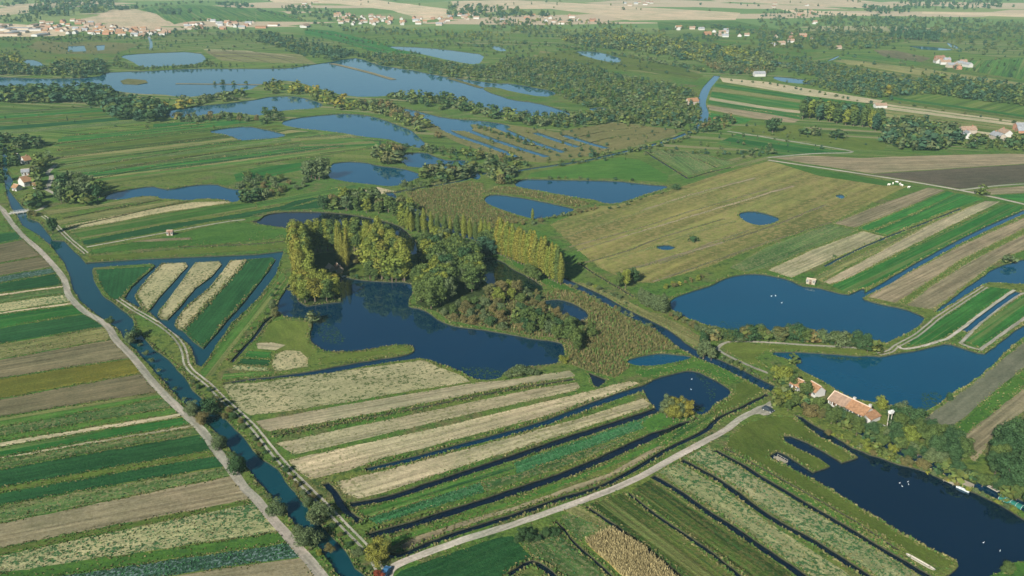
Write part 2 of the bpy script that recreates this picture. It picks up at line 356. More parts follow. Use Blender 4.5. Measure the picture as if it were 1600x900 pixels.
# ---- central pond and its neighbours
POND('pond', 'water_blue', [(447,450),(430,478),(435,490),(450,496),(475,497),(484,500),(488,508),(483,520),(486,535),(500,546),(520,550),(550,549),(572,547),(595,542),(615,539),(636,538),(648,542),(648,549),(636,554),(600,560),(550,567),(500,577),(450,585),(400,590),(345,598),(345,600),(400,594),(450,589),(500,585),(550,576),(600,567),(640,561),(662,559),(687,569),(720,580),(737,591),(757,594),(782,591),(787,582),(800,575),(840,571),(875,567),(882,557),(882,537),(865,532),(837,530),(800,522),(750,514),(712,510),(687,502),(672,489),(657,482),(640,480),(637,472),(647,452),(640,440),(600,440),(560,437),(530,430),(500,432),(470,434),(455,440)], 'large deep blue pond in the middle with wooded shores')
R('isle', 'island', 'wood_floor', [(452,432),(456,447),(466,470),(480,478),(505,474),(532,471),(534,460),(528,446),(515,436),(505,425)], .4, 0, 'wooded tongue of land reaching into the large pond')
POND('pond', 'water_black', [(390,346),(405,344),(415,335),(437,331),(475,330),(525,332),(562,337),(587,342),(620,350),(640,365),(655,385),(650,400),(625,392),(600,372),(560,360),(520,358),(455,357),(425,353),(400,349)], 'dark curved pond behind the yellow poplar grove')
POND('pond', 'water_green', [(738,406),(765,401),(785,408),(800,420),(825,431),(855,452),(830,457),(800,453),(770,450),(748,432)], 'dark green pond between poplar row and round trees')
DITCH([(606,300),(622,312),(645,326),(670,343),(700,357),(725,367),(747,374),(790,390),(830,412),(860,428),(882,438),(905,449),(930,460),(955,474),(980,488),(1005,500),(1030,513),(1050,526),(1067,540),(1090,553),(1115,563),(1140,574),(1162,585),(1200,604),(1240,622),(1280,642),(1320,660),(1360,680),(1400,700),(1450,723),(1500,745),(1560,772),(1620,800)], 5.0, 5.5, 'narrow stream running diagonally along the poplar row', 'stream', 'water_blue')
DITCH([(612,302),(650,294),(690,288),(725,281),(745,272)], 3, None, 'short side stream below the oval pond', 'stream', 'water_mid')
POND('pond', 'water_mid', [(515,256),(540,252),(570,253),(590,259),(625,262),(655,270),(657,276),(648,281),(632,286),(617,291),(595,290),(562,286),(540,284),(510,277)], 'oval blue pond above the grove')
POND('pond', 'water_mid', [(625,240),(665,237),(682,245),(700,251),(727,249),(738,255),(722,258),(703,262),(690,268),(675,262),(655,262),(630,259)], 'blue pond with curved shore beside the oval pond')
POND('pond', 'water_mid', [(735,270),(745,268),(752,274),(748,281),(738,279)], 'tiny blue pond below the curved pond', .3)
POND('pond', 'water_mid', [(800,290),(815,279),(850,280),(887,281),(962,282),(1012,288),(1045,290),(1040,295),(1017,301),(990,310),(962,319),(940,317),(930,312),(900,309),(862,301),(830,296)], 'long wedge shaped blue pond at the edge of the meadow')
POND('pond', 'water_mid', [(757,308),(768,303),(800,306),(845,314),(887,323),(900,327),(885,335),(850,341),(832,342),(800,333),(775,324),(757,316)], 'blue pond next to the wedge shaped pond')
POND('pond', 'water_mid', [(160,312),(170,301),(200,296),(237,290),(250,294),(265,296),(300,289),(337,287),(350,292),(370,296),(382,295),(380,307),(367,317),(350,312),(312,310),(295,313),(270,311),(250,311),(245,306),(217,307),(190,312)], 'irregular blue pond left of the scrub')
DITCH([(100,341),(150,331),(200,322),(250,312)], 1.8, None, 'narrow ditch between field strips running to a pond'); DITCH([(100,357),(150,346),(220,330),(297,314)], 1.5)
# ---- far lakes
POND('lake', 'water_far', [(-60,119),(0,120),(75,123),(150,121),(165,113),(190,112),(225,111),(250,110),(275,108),(300,107),(337,107),(400,107),(425,107),(457,106),(500,99),(520,96),(540,92),(560,90),(585,100),(625,107),(650,110),(675,116),(712,122),(750,127),(775,130),(800,130),(832,136),(865,142),(870,148),(850,152),(800,143),(775,136),(756,136),(754,140),(775,147),(800,156),(837,160),(875,170),(900,181),(870,183),(830,181),(800,180),(785,175),(750,167),(725,160),(700,151),(660,149),(637,148),(590,151),(550,151),(520,145),(500,139),(475,131),(455,126),(430,126),(412,131),(400,135),(390,140),(345,147),(310,150),(290,152),(250,147),(225,147),(200,145),(170,140),(130,137),(60,136),(0,136),(-60,136)], 'largest lake stretching across the upper left', 1)
ISLE([(188,126),(200,123),(228,125),(232,129),(215,132),(192,131)], 'reed_bed', 'small reedy island in the largest lake', .5)
R('isle', 'causeway', 'soil_tan', ribbon([(275,130.5),(330,131),(400,132),(420,131)], 5), .5, 0, 'thin causeway across the left end of the largest lake', True)
R('isle', 'causeway', 'soil_tan', ribbon([(518,99),(545,105),(580,114),(615,124)], 7), .5, 0, 'thin pale causeway in the middle of the largest lake', True)
R('isle', 'causeway', 'reed_bed', ribbon([(702,122),(730,130),(752,137)], 6), .5, 0, 'thin dark causeway at the right end of the largest lake', True)
POND('lake', 'water_far', [(258,184),(262,173),(290,168),(312,165),(350,162),(380,158),(400,155),(425,150),(462,150),(480,154),(500,160),(506,166),(487,170),(450,172),(425,175),(412,179),(400,181),(360,175),(332,178),(300,184)], 'curved lake below the largest lake', 1)
POND('lake', 'water_far', [(437,191),(462,184),(507,179),(550,177),(587,182),(612,192),(640,202),(657,216),(668,226),(675,230),(655,232),(635,226),(605,217),(555,212),(525,206),(480,202),(450,198)], 'lake with bushy banks below the curved lake', 1)
POND('lake', 'water_far', [(322,206),(350,200),(387,197),(405,200),(425,204),(452,211),(430,216),(400,218),(375,220),(360,212)], 'small lake among green strips', .8)
FIELD('reed_bed', [(640,180),(700,186),(780,192),(880,208),(960,232),(905,246),(850,254),(800,250),(740,232),(690,212),(650,196)], 'rough reedy land between the parallel channels', amp=1)
POND('lake', 'water_far', [(604,169),(622,167),(656,174),(694,184),(735,187),(775,191),(800,197),(790,203),(760,198),(733,193),(742,203),(720,205),(694,203),(672,192),(650,183),(622,175)], 'forked lake above the parallel channels', .6)
for k_, a in enumerate([[(690,200),(720,213),(752,224),(780,234),(806,245)], [(722,200),(765,216),(810,231),(856,245)], [(765,194),(800,208),(830,221),(882,238)], [(835,207),(870,219),(904,230)], [(880,211),(915,222),(950,232)]]):
    R('water', 'channel', 'water_far', ribbon(a, 7.5, 7), .5, 0, '%s parallel channel from the left below the forked lake' % ['first', 'second', 'third', 'fourth', 'fifth'][k_], True)
POND('lake', 'water_far', [(185,87),(225,83),(310,80),(325,94),(310,99),(300,101),(275,102),(225,106),(213,100),(200,93)], 'four sided lake above the largest lake', .8)
POND('pond', 'water_far', [(105,72),(132,71),(136,80),(105,81)], 'small far pond beyond the reed land', .5, 0)
POND('pond', 'water_far', [(150,71),(164,70),(163,78),(152,79)], 'tiny far pond beside a small far pond', .5, 0)
POND('pond', 'water_far', [(32,92),(60,94),(75,107),(58,108),(40,99)], 'narrow far pond near the left edge', .5)
DITCH([(232,56),(236,66),(236,78)], 5, None, 'short pale canal leading to the village', 'canal', 'water_far')
POND('lake', 'water_far', [(603,72),(640,73),(687,76),(725,81),(758,85),(752,98),(740,101),(712,96),(687,91),(650,82),(620,77)], 'long lake above the dark wood', .8)
POND('pond', 'water_far', [(762,71),(780,72),(794,79),(780,81)], 'tiny far pond right of the long lake', .5)
POND('lake', 'water_far', [(895,79),(930,80),(950,85),(972,91),(967,99),(940,95),(915,88)], 'pale narrow lake in open grassland', .6)
POND('pond', 'water_far', [(918,169),(940,167),(952,171),(940,174),(925,173)], 'tiny pond in the middle of the scrub', .4)
DITCH([(1121,118),(1112,128),(1104,138),(1099,150),(1096,162),(1100,175),(1098,190)], 9, 9, 'winding river running towards the hills', 'river', 'water_far')
DITCH([(1098,190),(1082,204),(1050,217),(1010,229),(987,234),(962,240),(920,250),(875,257),(832,263),(800,268),(775,268),(752,272)], 5, 4, 'winding river below the scrub', 'river', 'water_mid')
for p, l in (([(1205,119),(1232,121),(1272,126),(1272,131),(1237,130),(1212,125)], 'blue pool beside striped fields'), ([(1207,97),(1230,97),(1246,101),(1225,103)], 'thin pale pool among far trees'), ([(1290,97),(1300,91),(1314,85),(1306,92)], 'slanting thin pool beside far fields'), ([(1385,119),(1410,121),(1440,127),(1415,128)], 'thin blue pool beside a dark wood'), ([(1475,64),(1502,74),(1490,77)], 'small far pool beyond a poplar row'), ([(1412,71),(1460,73),(1500,78),(1450,79)], 'thin far pool in front of poplars')):
    POND('pond', 'water_far', p, l, .4)
# ---- right hand ponds
POND('pond', 'water_mid', [(1107,447),(1142,431),(1175,427),(1200,429),(1235,437),(1250,446),(1272,449),(1287,451),(1322,461),(1335,456),(1350,450),(1352,455),(1343,465),(1375,475),(1412,481),(1443,494),(1445,499),(1435,510),(1415,522),(1392,532),(1385,537),(1345,531),(1300,525),(1262,519),(1225,524),(1187,523),(1150,525),(1125,513),(1095,505),(1062,492),(1046,480),(1048,467),(1075,457)], 'big blue pond on the right with white birds')
DITCH([(1343,464),(1375,448),(1405,430),(1450,404),(1500,377),(1550,353),(1605,329)], 3.0, 4.0, 'straight bright blue ditch between striped fields', 'ditch', 'water_mid')
DITCH([(1288,416),(1340,390),(1385,371),(1440,350),(1502,326)], 1.6, None, 'thin blue ditch beside a straw coloured strip', 'ditch', 'water_mid')
POND('pond', 'water_mid', [(1205,550),(1232,549),(1275,551),(1335,556),(1360,555),(1380,557),(1400,552),(1437,547),(1462,540),(1482,536),(1500,542),(1535,554),(1547,547),(1575,525),(1600,507),(1640,480),(1640,495),(1600,525),(1575,545),(1550,572),(1525,592),(1500,607),(1477,625),(1450,640),(1437,652),(1425,647),(1400,637),(1380,630),(1355,627),(1325,620),(1297,602),(1270,587),(1245,575),(1242,567),(1230,560),(1212,557)], 'deep blue pond beside the long farmhouse')
POND('pond', 'water_mid', [(1512,447),(1535,432),(1547,422),(1575,411),(1605,404),(1660,395),(1660,440),(1600,444),(1550,440),(1535,444),(1507,462),(1465,489),(1460,486),(1490,465)], 'blue pond with a finger ditch at the right edge')
DITCH([(1507,518),(1540,492),(1575,466),(1592,456)], 2.6, None, 'blue ditch between two pale edged green strips', 'ditch', 'water_mid')
POND('pond', 'water_blue', [(846,471),(858,468),(875,467),(900,475),(920,489),(918,500),(892,504),(872,490)], 'small blue pond in the brown scrub', .4)
POND('pond', 'water_mid', [(973,564),(1005,555),(1037,551),(1062,554),(1086,557),(1065,564),(1025,571),(997,572)], 'sliver shaped pond below the reed bed', .3)
POND('pond', 'water_black', [(919,581),(950,594),(933,606),(926,600)], 'tiny dark triangular pond', .3, 0)
POND('pond', 'water_blue', [(1003,604),(1015,595),(1040,586),(1070,579),(1087,579),(1112,590),(1137,604),(1145,615),(1130,626),(1112,636),(1105,646),(1082,652),(1050,660),(1035,668),(1028,660),(1040,648),(1025,640),(1010,622)], 'round blue pond at the end of the pale strips')
ISLE([(1000,662),(1022,648),(1038,640),(1056,637),(1078,641),(1090,648),(1084,655),(1062,660),(1045,668),(1015,676)], 'grass_green', 'grassy tip with golden willows in the round pond')
DITCH([(1010,605),(975,615),(925,633),(880,650),(826,668),(713,698),(640,718),(572,734)], 4.0, 2.4, 'dark channel between the third and fourth pale strips', 'ditch', 'water_blue')
DITCH([(1028,640),(980,656),(901,681),(850,698),(750,731),(638,768),(600,779),(548,789)], 3.6, 2.6, 'dark channel above the teal crop strip', 'ditch', 'water_black')
DITCH([(508,755),(522,770),(534,790),(548,804),(564,816)], 2.2, None, 'short dark channel at the ends of the strips')
DITCH([(1085,650),(1037,673),(1000,690),(901,734),(800,769),(713,797),(650,817),(576,838)], 3.8, 3.0, 'long dark channel below the teal crop strip', 'ditch', 'water_black')
DITCH([(1200,616),(1180,626),(1150,641),(1125,652),(1100,674),(1050,698),(1000,728),(950,755),(910,770),(875,780),(800,806),(700,838),(628,866),(600,864)], 1.6, 2.2, 'dark ditch beside the lower gravel road')
DITCH([(345,655),(390,690),(440,750),(500,775)], 1.0) if False else None
DITCH([(424,682),(500,667),(600,648),(700,628),(750,618),(800,608),(898,592)], .8, 1.5, 'narrow dark ditch between the second and third pale strips')
POND('pond', 'water_deep', [(1240,648),(1252,650),(1275,665),(1290,673),(1330,697),(1360,710),(1405,725),(1450,737),(1487,755),(1525,770),(1562,787),(1600,810),(1680,850),(1760,900),(1760,990),(1500,990),(1470,905),(1485,897),(1497,884),(1495,875),(1450,855),(1400,827),(1350,797),(1300,765),(1270,747),(1262,745),(1240,733),(1222,724),(1206,717),(1201,712),(1215,705),(1230,711),(1246,722),(1262,732),(1270,738),(1296,728),(1280,717),(1262,708),(1240,697),(1227,689),(1224,681),(1236,680),(1262,691),(1290,706),(1315,723),(1342,714),(1317,700),(1285,684),(1262,668)], 'very large dark blue pond in the lower right corner', .4, 0)
ISLE([(1545,900),(1570,890),(1577,880),(1600,876),(1660,890),(1660,930),(1540,930)], 'grass_green', 'grassy point in the lower right corner')
DITCH([(1118,704),(1160,727),(1200,752),(1300,811),(1375,856),(1450,900),(1500,930)], 2.0, 2.2, 'dark ditch beside the long grassy spit')
DITCH([(1132,700),(1200,737),(1300,793),(1350,824),(1405,860)], .8, .8, 'thin overgrown ditch along the grassy spit')
DITCH([(1065,719),(1125,752),(1200,806),(1275,848),(1350,897),(1400,930)], 2.2, 2.4, 'dark ditch between two flowering pale strips')
DITCH([(1020,744),(1060,768),(1100,796),(1150,828),(1200,862),(1255,900),(1290,925)], 2.4, 2.4, 'dark ditch left of the flowering pale strips')
DITCH([(980,770),(1010,793),(1040,815),(1100,856),(1155,900),(1190,930)], 1.2, 1.6, 'narrow dark ditch between two green strips')
DITCH([(916,791),(962,822),(1012,860),(1062,902),(1090,930)], 1.2, 2.4, 'dark ditch on the right of the maize')
DITCH([(870,815),(885,832),(900,850),(955,900),(985,930)], .8, 1.2, 'narrow overgrown ditch left of the maize')
DITCH([(795,898),(832,878),(865,900),(890,925)], 1.6, 2.0, 'bent dark ditch at the lower edge of the garden')
POND('pond', 'water_mid', [(1152,333),(1175,329),(1200,334),(1222,342),(1202,351),(1180,352),(1160,344)], 'small blue pond in the yellow meadow', .3)
POND('pond', 'water_mid', [(1023,385),(1042,382),(1057,386),(1047,391),(1030,390)], 'tiny pond in the yellow meadow', .3)
POND('pond', 'water_far', [(1303,305),(1317,303),(1321,309),(1312,311)], 'tiny pool near the white cows', .3)
DITCH([(905,411),(925,425),(945,437),(965,449),(990,464)], 1.2, None, 'thin ditch along the meadow corner')
DITCH([(1007,236),(1040,257),(1075,279)], 2.0, 2.0, 'thin ditch of the garden plots'); DITCH([(1075,279),(1110,269),(1145,261)], 1.6)
DITCH([(400,397),(440,392)], 2.0) if False else None
DITCH([(0,263),(20,258)], 1) if False else None
for a in ([(280,386),(330,384),(400,381),(452,376)], [(87,267),(175,254),(312,232),(375,224)], [(85,280),(225,257),(400,230),(475,224)], [(150,279),(275,255),(400,240),(525,227)], [(400,257),(460,248),(520,244)], [(0,188),(80,180),(170,170)], [(100,213),(240,200),(330,190)], [(90,235),(240,214),(350,200)]):
    DITCH(a, 1.6, None, 'thin dark drainage ditch across the green strips on the left')

for a in ([(20,176),(120,167),(165,166)], [(90,190),(200,180),(300,186)], [(110,206),(220,195),(330,187)], [(80,226),(200,211),(320,197)], [(100,246),(250,226),(380,210)], [(92,258),(240,237),(420,214)], [(180,262),(330,240),(470,222)], [(250,266),(400,246),(540,229)],
          [(460,216),(520,212),(600,220)], [(500,240),(560,234),(600,230)], [(330,84),(400,101)], [(352,80),(430,100)], [(380,76),(460,98)], [(900,92),(1000,104),(1090,122)], [(950,84),(1080,106),(1150,118)], [(860,98),(960,112)], [(560,70),(640,86),(740,106)], [(500,55),(600,78)], [(860,68),(960,84),(1090,110)]):
    DITCH(a, 1.8, None, 'thin ditch across the far marsh')
for a in ([(905,228),(960,214),(1040,206)], [(870,222),(940,206),(1010,198)], [(1110,163),(1250,182)], [(1400,152),(1600,186)], [(1320,92),(1480,110),(1600,128)], [(1010,238),(1080,246),(1120,262)], [(1040,233),(1100,242),(1150,254)]):
    DITCH(a, 1.6, None, 'thin ditch in the far right marsh')
# ---- roads and tracks
R1 = [(-40,295),(0,324),(8,334),(20,351),(37,370),(55,385),(72,402),(90,422),(100,437),(104,450),(110,465),(130,485),(155,500),(170,512),(182,532),(207,557),(230,587),(257,617),(287,645),(315,672),(337,702),(360,732),(382,762),(400,780),(430,815),(462,852),(484,877),(505,902),(530,935)]
ROAD(R1, 2.9, 'pale asphalt lane winding along the left bank of the canal', 'road')
ROAD([(12,334),(41,331),(60,328),(72,321)], 2.6, 'short pale drive over the bridge to the farm')
TRACK([(67,337),(87,352),(107,372),(135,396)], 2.6, 'pale double track right of the canal bridge')
TRACK([(184,467),(212,485),(240,501),(262,516),(280,534),(288,550),(291,567),(300,580),(325,600),(350,625),(375,647),(400,672),(430,710),(467,750),(500,782),(532,815),(577,862),(588,880),(600,905)], 2.5, 'pale double track along the right bank of the canal')
ROAD([(607,935),(606,902),(612,888),(630,878),(650,870),(725,843),(800,820),(867,797),(950,767),(1000,745),(1050,717),(1100,690),(1130,674),(1162,651),(1185,641),(1204,634)], 2.6, 'pale gravel road crossing below the strips to the parking spot', 'road')
R('road', 'parking_area', 'gravel', [(1162,651),(1180,636),(1195,632),(1203,626),(1206,630),(1203,637),(1208,645),(1196,650),(1183,646)], .3, 1, 'pale gravel parking spot with a dark car')
ROAD([(1200,250),(1375,276),(1500,297),(1605,320)], 3.0, 'pale farm track below the ploughed field'); ROAD([(1500,297),(1550,291),(1605,287)], 2.4, 'short pale track branching beside the ploughed field')
ROAD([(1137,205),(1250,223),(1332,237),(1270,240),(1200,246)], 3.0, 'pale track bending round the green field')
ROAD([(1120,545),(1130,537),(1150,533),(1200,535),(1260,539),(1300,541),(1348,544)], 1.6, 'pale footpath below the hedge of the big pond')
ROAD([(1120,545),(1140,557),(1170,571),(1200,583)], 1.4, 'narrow path beside the stream bank')
TRACK([(1372,553),(1390,549),(1402,540),(1430,525),(1453,507),(1463,498),(1490,480),(1540,448)], 2.6, 'pale double track round the corner of the big pond')
ROAD([(1404,540),(1412,545),(1440,541),(1470,532),(1485,526),(1520,500),(1560,470),(1585,453)], 1.5, 'pale path along the first pale edged strip')
ROAD([(1605,458),(1590,462),(1540,498),(1505,532),(1502,537),(1530,546),(1540,540),(1605,494)], 1.5, 'pale path round the second pale edged strip')
ROAD([(135,386),(250,365),(350,347),(383,343)], 1.5, 'thin pale track between dark green strips')
ROAD([(72,296),(78,283),(80,275),(74,270),(88,257)], 3.2, 'pale driveway beside the left farm'); ROAD([(72,296),(85,303),(92,309)], 2.4, 'short pale yard track')
for a, n in (([(890,386),(1010,353),(1060,336),(1125,317),(1200,295)], 'long dry furrow in the meadow, farthest of three'), ([(912,411),(980,392),(1030,372),(1132,342)], 'dry furrow in the middle of the meadow'), ([(997,418),(1060,400),(1110,380),(1170,360)], 'dry furrow near the bottom of the meadow'), ([(1020,440),(1100,413),(1200,378),(1300,347)], 'dry furrow along the lower meadow edge')):
    R('road', 'furrow', 'soil_brown', ribbon(a, 1.6), .5, 0, n, True)
for a in ([(880,372),(960,345),(1060,312),(1120,296)], [(900,392),(1000,362),(1100,332),(1240,290)], [(950,406),(1020,386),(1090,362),(1150,346)], [(1030,412),(1110,384),(1210,352),(1290,320)], [(960,428),(1060,398),(1130,378)], [(1000,330),(1080,304),(1180,278)]):
    R('road', 'furrow', rnd.choice(['soil_tan', 'straw_green', 'soil_brown']), ribbon(a, 1.3, 2.6), .9, 0, 'faint dry furrow across the yellow meadow', True)

# ---- fields left of the lane (boundaries from the left edge to the lane)
def road_x(y):
    for (x0, y0), (x1, y1) in zip(R1, R1[1:]):
        if y0 <= y <= y1: return x0+(x1-x0)*(y-y0)/(y1-y0)
    return R1[-1][0]
B = [(325,338,'grass_green'),(365,362,'crop_dark'),(381,374,'soil_brown'),(412,400,'soil_brown'),(432,418,'crop_blue'),(443,427,'crop_dark'),(459,446,'stubble_plain'),(464,450,'mixed_green'),(474,459,'mixed_pale'),(488,472,'stubble_plain'),
     (492,476,'crop_green'),(513,490,'crop_dark'),(538,511,'straw_green'),(562,530,'soil_brown'),(592,560,'mustard'),(624,583,'soil_brown'),(652,613,'crop_mid'),(668,622,'mixed_green'),(682,637,'grass_green'),(691,645,'stubble_plain'),
     (699,651,'crop_green'),(714,663,'stubble_plain'),(718,668,'mixed_green'),(733,678,'crop_dark'),(762,704,'grass_olive'),(771,711,'crop_dark'),(790,729,'mixed_green'),(818,743,'soil_tan'),(857,780,'grass_olive'),(868,785,'mixed_pale'),
     (897,831,'grass_green'),(914,848,'crop_blue'),(940,870,'soil_tan'),(985,915,None)]
for i in range(len(B)-1):
    y0, r0, m = B[i]; y1, r1, _ = B[i+1]; gp = .9
    xa, xb = road_x(r0)-4-r0*.004, road_x(r1)-4-r1*.004
    s0 = (r0-y0)/max(xa, 1); s1 = (r1-y1)/max(xb, 1); ex = -260
    R('field', 'field', m, [(ex, y0+s0*ex+gp), (xa*.5, (y0+r0)/2+gp-.6), (xa, r0+gp), (xb, r1-gp), (xb*.5, (y1+r1)/2-gp-.6), (ex, y1+s1*ex-gp)], .45, 0, None)['place'] = ('left of the lane', i)
# ---- strips between the bridge and the side canal
for i, (m, p) in enumerate([
    ('straw_green', [(68,329),(160,319),(220,306),(243,306),(244,311),(175,321),(76,336)]),
    ('straw_green', [(86,345),(175,328),(275,313),(296,315),(250,322),(175,338),(93,351)]),
    ('stubble_dots', [(102,353),(200,333),(300,316),(362,314),(359,317),(250,333),(175,348),(108,360)]),
    ('crop_mid', [(109,362),(175,350),(275,331),(365,318),(400,318),(400,326),(250,350),(125,375)]),
    ('crop_dark', [(126,377),(250,352),(330,341),(400,329),(440,322),(478,306),(500,310),(440,328),(390,339),(325,347),(225,367),(132,384)]),
    ('grass_green', [(142,390),(265,368),(337,351),(380,347),(405,353),(450,359),(455,371),(380,378),(290,384),(210,390),(140,398)]),
    ('soil_tan', [(205,378),(240,373),(298,371),(300,374),(250,377)]),
    ('pasture', [(138,400),(200,396),(290,389),(400,384),(453,379),(453,388),(400,391),(225,402),(150,408)]),
    ('stubble_plain', [(540,303),(590,292),(622,300),(600,303),(560,307)]),
    ('crop_mid', [(400,316),(550,289),(575,294),(512,304),(400,325)]),
    ('crop_dark', [(395,336),(440,328),(505,311),(508,325),(430,330)]),
    ('crop_green', [(365,272),(400,262),(470,254),(474,265),(400,280),(370,284)]),
    ('crop_green', [(240,193),(330,186),(370,190),(350,199),(335,190),(240,200)]),
    ('crop_mid', [(455,213),(520,207),(555,213),(605,218),(600,228),(530,226),(470,216)])]):
    r = FIELD(m, p); r['place'] = ('between the side canal and the far left lakes', i)
def STRIPS(l0, l1, r0, r1, n, mats, place, bow=0.0, gap=.12, taper=None):
    q = random.Random(n*7+int(l0[0])); cuts = [0]
    for _ in range(n): cuts.append(cuts[-1]+q.uniform(.5, 1.5))
    for k in range(n):
        a, b = cuts[k]/cuts[-1], cuts[k+1]/cuts[-1]; gg = (b-a)*gap; a += gg; b -= gg
        P_ = lambda p, q_, t: (p[0]+(q_[0]-p[0])*t, p[1]+(q_[1]-p[1])*t)
        e0, e1 = q.uniform(-.02, .02), q.uniform(-.05, .03); top, bot = [], []
        for u in (0+e0, .25, .5, .75, 1+e1):
            A_, B2 = P_(P_(l0, l1, a), P_(r0, r1, a), u), P_(P_(l0, l1, b), P_(r0, r1, b), u); dy = bow*math.sin(math.pi*u)
            top.append((A_[0], A_[1]+dy)); bot.append((B2[0], B2[1]+dy))
        R('field', 'field', q.choice(mats), top+bot[::-1], .5, 0, None)['place'] = (place, k)
ML = ['crop_green', 'crop_mid', 'grass_olive', 'straw_green', 'pasture', 'crop_mid', 'crop_olive', 'crop_dark', 'mixed_green']
STRIPS((92,214), (88,268), (360,188), (560,212), 13, ML, 'in the wide green fields above the left ponds', 2)
STRIPS((88,268), (150,290), (560,212), (560,236), 7, ML, 'in the green fields just above the left ponds', 2)
STRIPS((-60,176), (-60,216), (178,163), (240,190), 8, ML, 'in the fields at the far left below the wood', 1)
STRIPS((1388,150), (1372,192), (1720,196), (1720,232), 9, ['crop_green', 'crop_mid', 'soil_tan', 'straw_green', 'crop_green', 'stubble_plain', 'grass_olive'], 'in the striped fields at the upper right', 0)
STRIPS((318,78), (352,98), (470,82), (505,103), 1, ['straw_green'], 'beside the largest lake', 0)
STRIPS((318,77), (345,94), (455,88), (500,101), 7, ['soil_tan', 'straw_green', 'soil_brown', 'stubble_plain'], 'on the brown plots above the largest lake', -3)
STRIPS((840,78), (830,98), (1100,112), (1090,124), 6, ['pasture', 'straw_green', 'grass_olive', 'reed_bed', 'crop_mid'], 'in the far grassland left of the river', 0)
STRIPS((1320,96), (1300,104), (1720,146), (1720,162), 5, ['straw_green', 'crop_mid', 'stubble_plain', 'pasture'], 'in the long far fields at the right', 0)
STRIPS((1480,96), (1520,112), (1720,84), (1720,140), 6, ['crop_mid', 'pasture', 'straw_green', 'grass_olive'], 'in the pale green field at the right edge', 0)
STRIPS((480,44), (480,54), (650,80), (640,88), 4, ['crop_green', 'straw_green', 'pasture'], 'above the far dark wood', 0)
STRIPS((455,216), (470,232), (560,208), (600,226), 4, ['crop_mid', 'crop_green', 'straw_green'], 'above the oval pond', 1)
# ---- garden left of the large pond
FIELD('pasture', [(420,503),(440,499),(482,503),(482,535),(497,549),(480,560),(455,558),(430,548),(405,535),(415,515)], 'olive lawn at the left shore of the large pond')
FIELD('stubble_dots', [(424,572),(430,553),(447,547),(470,549),(480,560),(482,572),(455,577),(430,580)], 'round pale vegetable patch beside the large pond')
FIELD('stubble_plain', [(400,536),(425,535),(447,539),(430,547),(402,545)], 'small pale patch above the round patch')
FIELD('pasture', [(500,560),(525,553),(600,547),(636,542),(645,546),(632,550),(560,559),(500,570)], 'grassy tongue in the large pond')
for i, (m, p) in enumerate([('crop_green', [(385,548),(423,550),(424,560),(380,558)]), ('crop_dark', [(378,560),(424,562),(420,572),(370,568)]), ('mixed_pale', [(366,570),(418,574),(420,580),(362,578)]), ('crop_mid', [(350,584),(400,581),(440,581),(400,587),(347,593)])]):
    FIELD(m, p)['place'] = ('in the vegetable garden left of the large pond', i)
# ---- pale strips in the centre
for i, (m, p) in enumerate([
    ('stubble_dots', [(347,600),(400,598),(475,588),(540,579),(625,567),(662,562),(687,574),(722,587),(736,596),(700,602),(650,609),(550,627),(450,642),(392,649),(372,638),(358,618)]),
    ('stubble_plain', [(399,658),(450,649),(525,635),(625,618),(700,605),(750,597),(800,593),(840,586),(890,579),(898,585),(897,588),(850,596),(750,613),(700,623),(600,642),(500,661),(422,674),(410,670)]),
    ('stubble', [(431,692),(458,687),(525,672),(600,657),(700,636),(750,625),(850,605),(902,597),(907,605),(901,610),(850,621),(750,643),(700,655),(600,678),(525,696),(461,710),(445,702)]),
    ('stubble', [(450,719),(525,702),(600,686),(700,664),(750,652),(850,628),(901,616),(985,595),(998,598),(990,604),(940,624),(901,637),(800,664),(750,677),(650,703),(600,715),(545,735),(484,749),(465,735)]),
    ('stubble', [(526,753),(600,735),(700,709),(750,696),(850,668),(901,655),(1005,622),(1020,627),(1010,637),(901,672),(850,689),(750,720),(700,736),(600,769),(560,779),(537,771)]),
    ('crop_mid', [(556,798),(638,774),(690,758),(750,741),(800,724),(806,736),(752,752),(700,769),(638,789),(572,809)]),
    ('crop_teal', [(573,810),(638,790),(700,770),(752,753),(757,769),(700,786),(640,804),(590,820)]),
    ('crop_teal', [(802,723),(875,698),(950,672),(1012,648),(1036,648),(1041,655),(950,690),(880,716),(808,740)]),
    ('mixed_green', [(754,752),(808,741),(880,717),(935,698),(960,690),(1000,675),(990,682),(900,722),(800,756),(760,768)]),
    ('grass_green', [(610,842),(700,815),(800,783),(925,733),(1020,695),(1060,680),(1050,690),(960,726),(890,755),(800,788),(650,836),(612,853)]),
    ('soil_tan', [(624,853),(650,839),(720,815),(800,793),(887,762),(950,740),(1000,712),(1030,697),(1040,700),(975,735),(925,758),(800,798),(700,830),(632,860)]),
    ('crop_mid', [(1060,666),(1100,652),(1120,650),(1090,668),(1045,692),(1055,676)]),
    ('pasture', [(1150,600),(1170,593),(1198,605),(1190,614),(1150,636),(1118,650),(1112,642),(1135,628),(1150,614)])]):
    FIELD(m, p)['place'] = ('among the long strips left of the round pond', i)
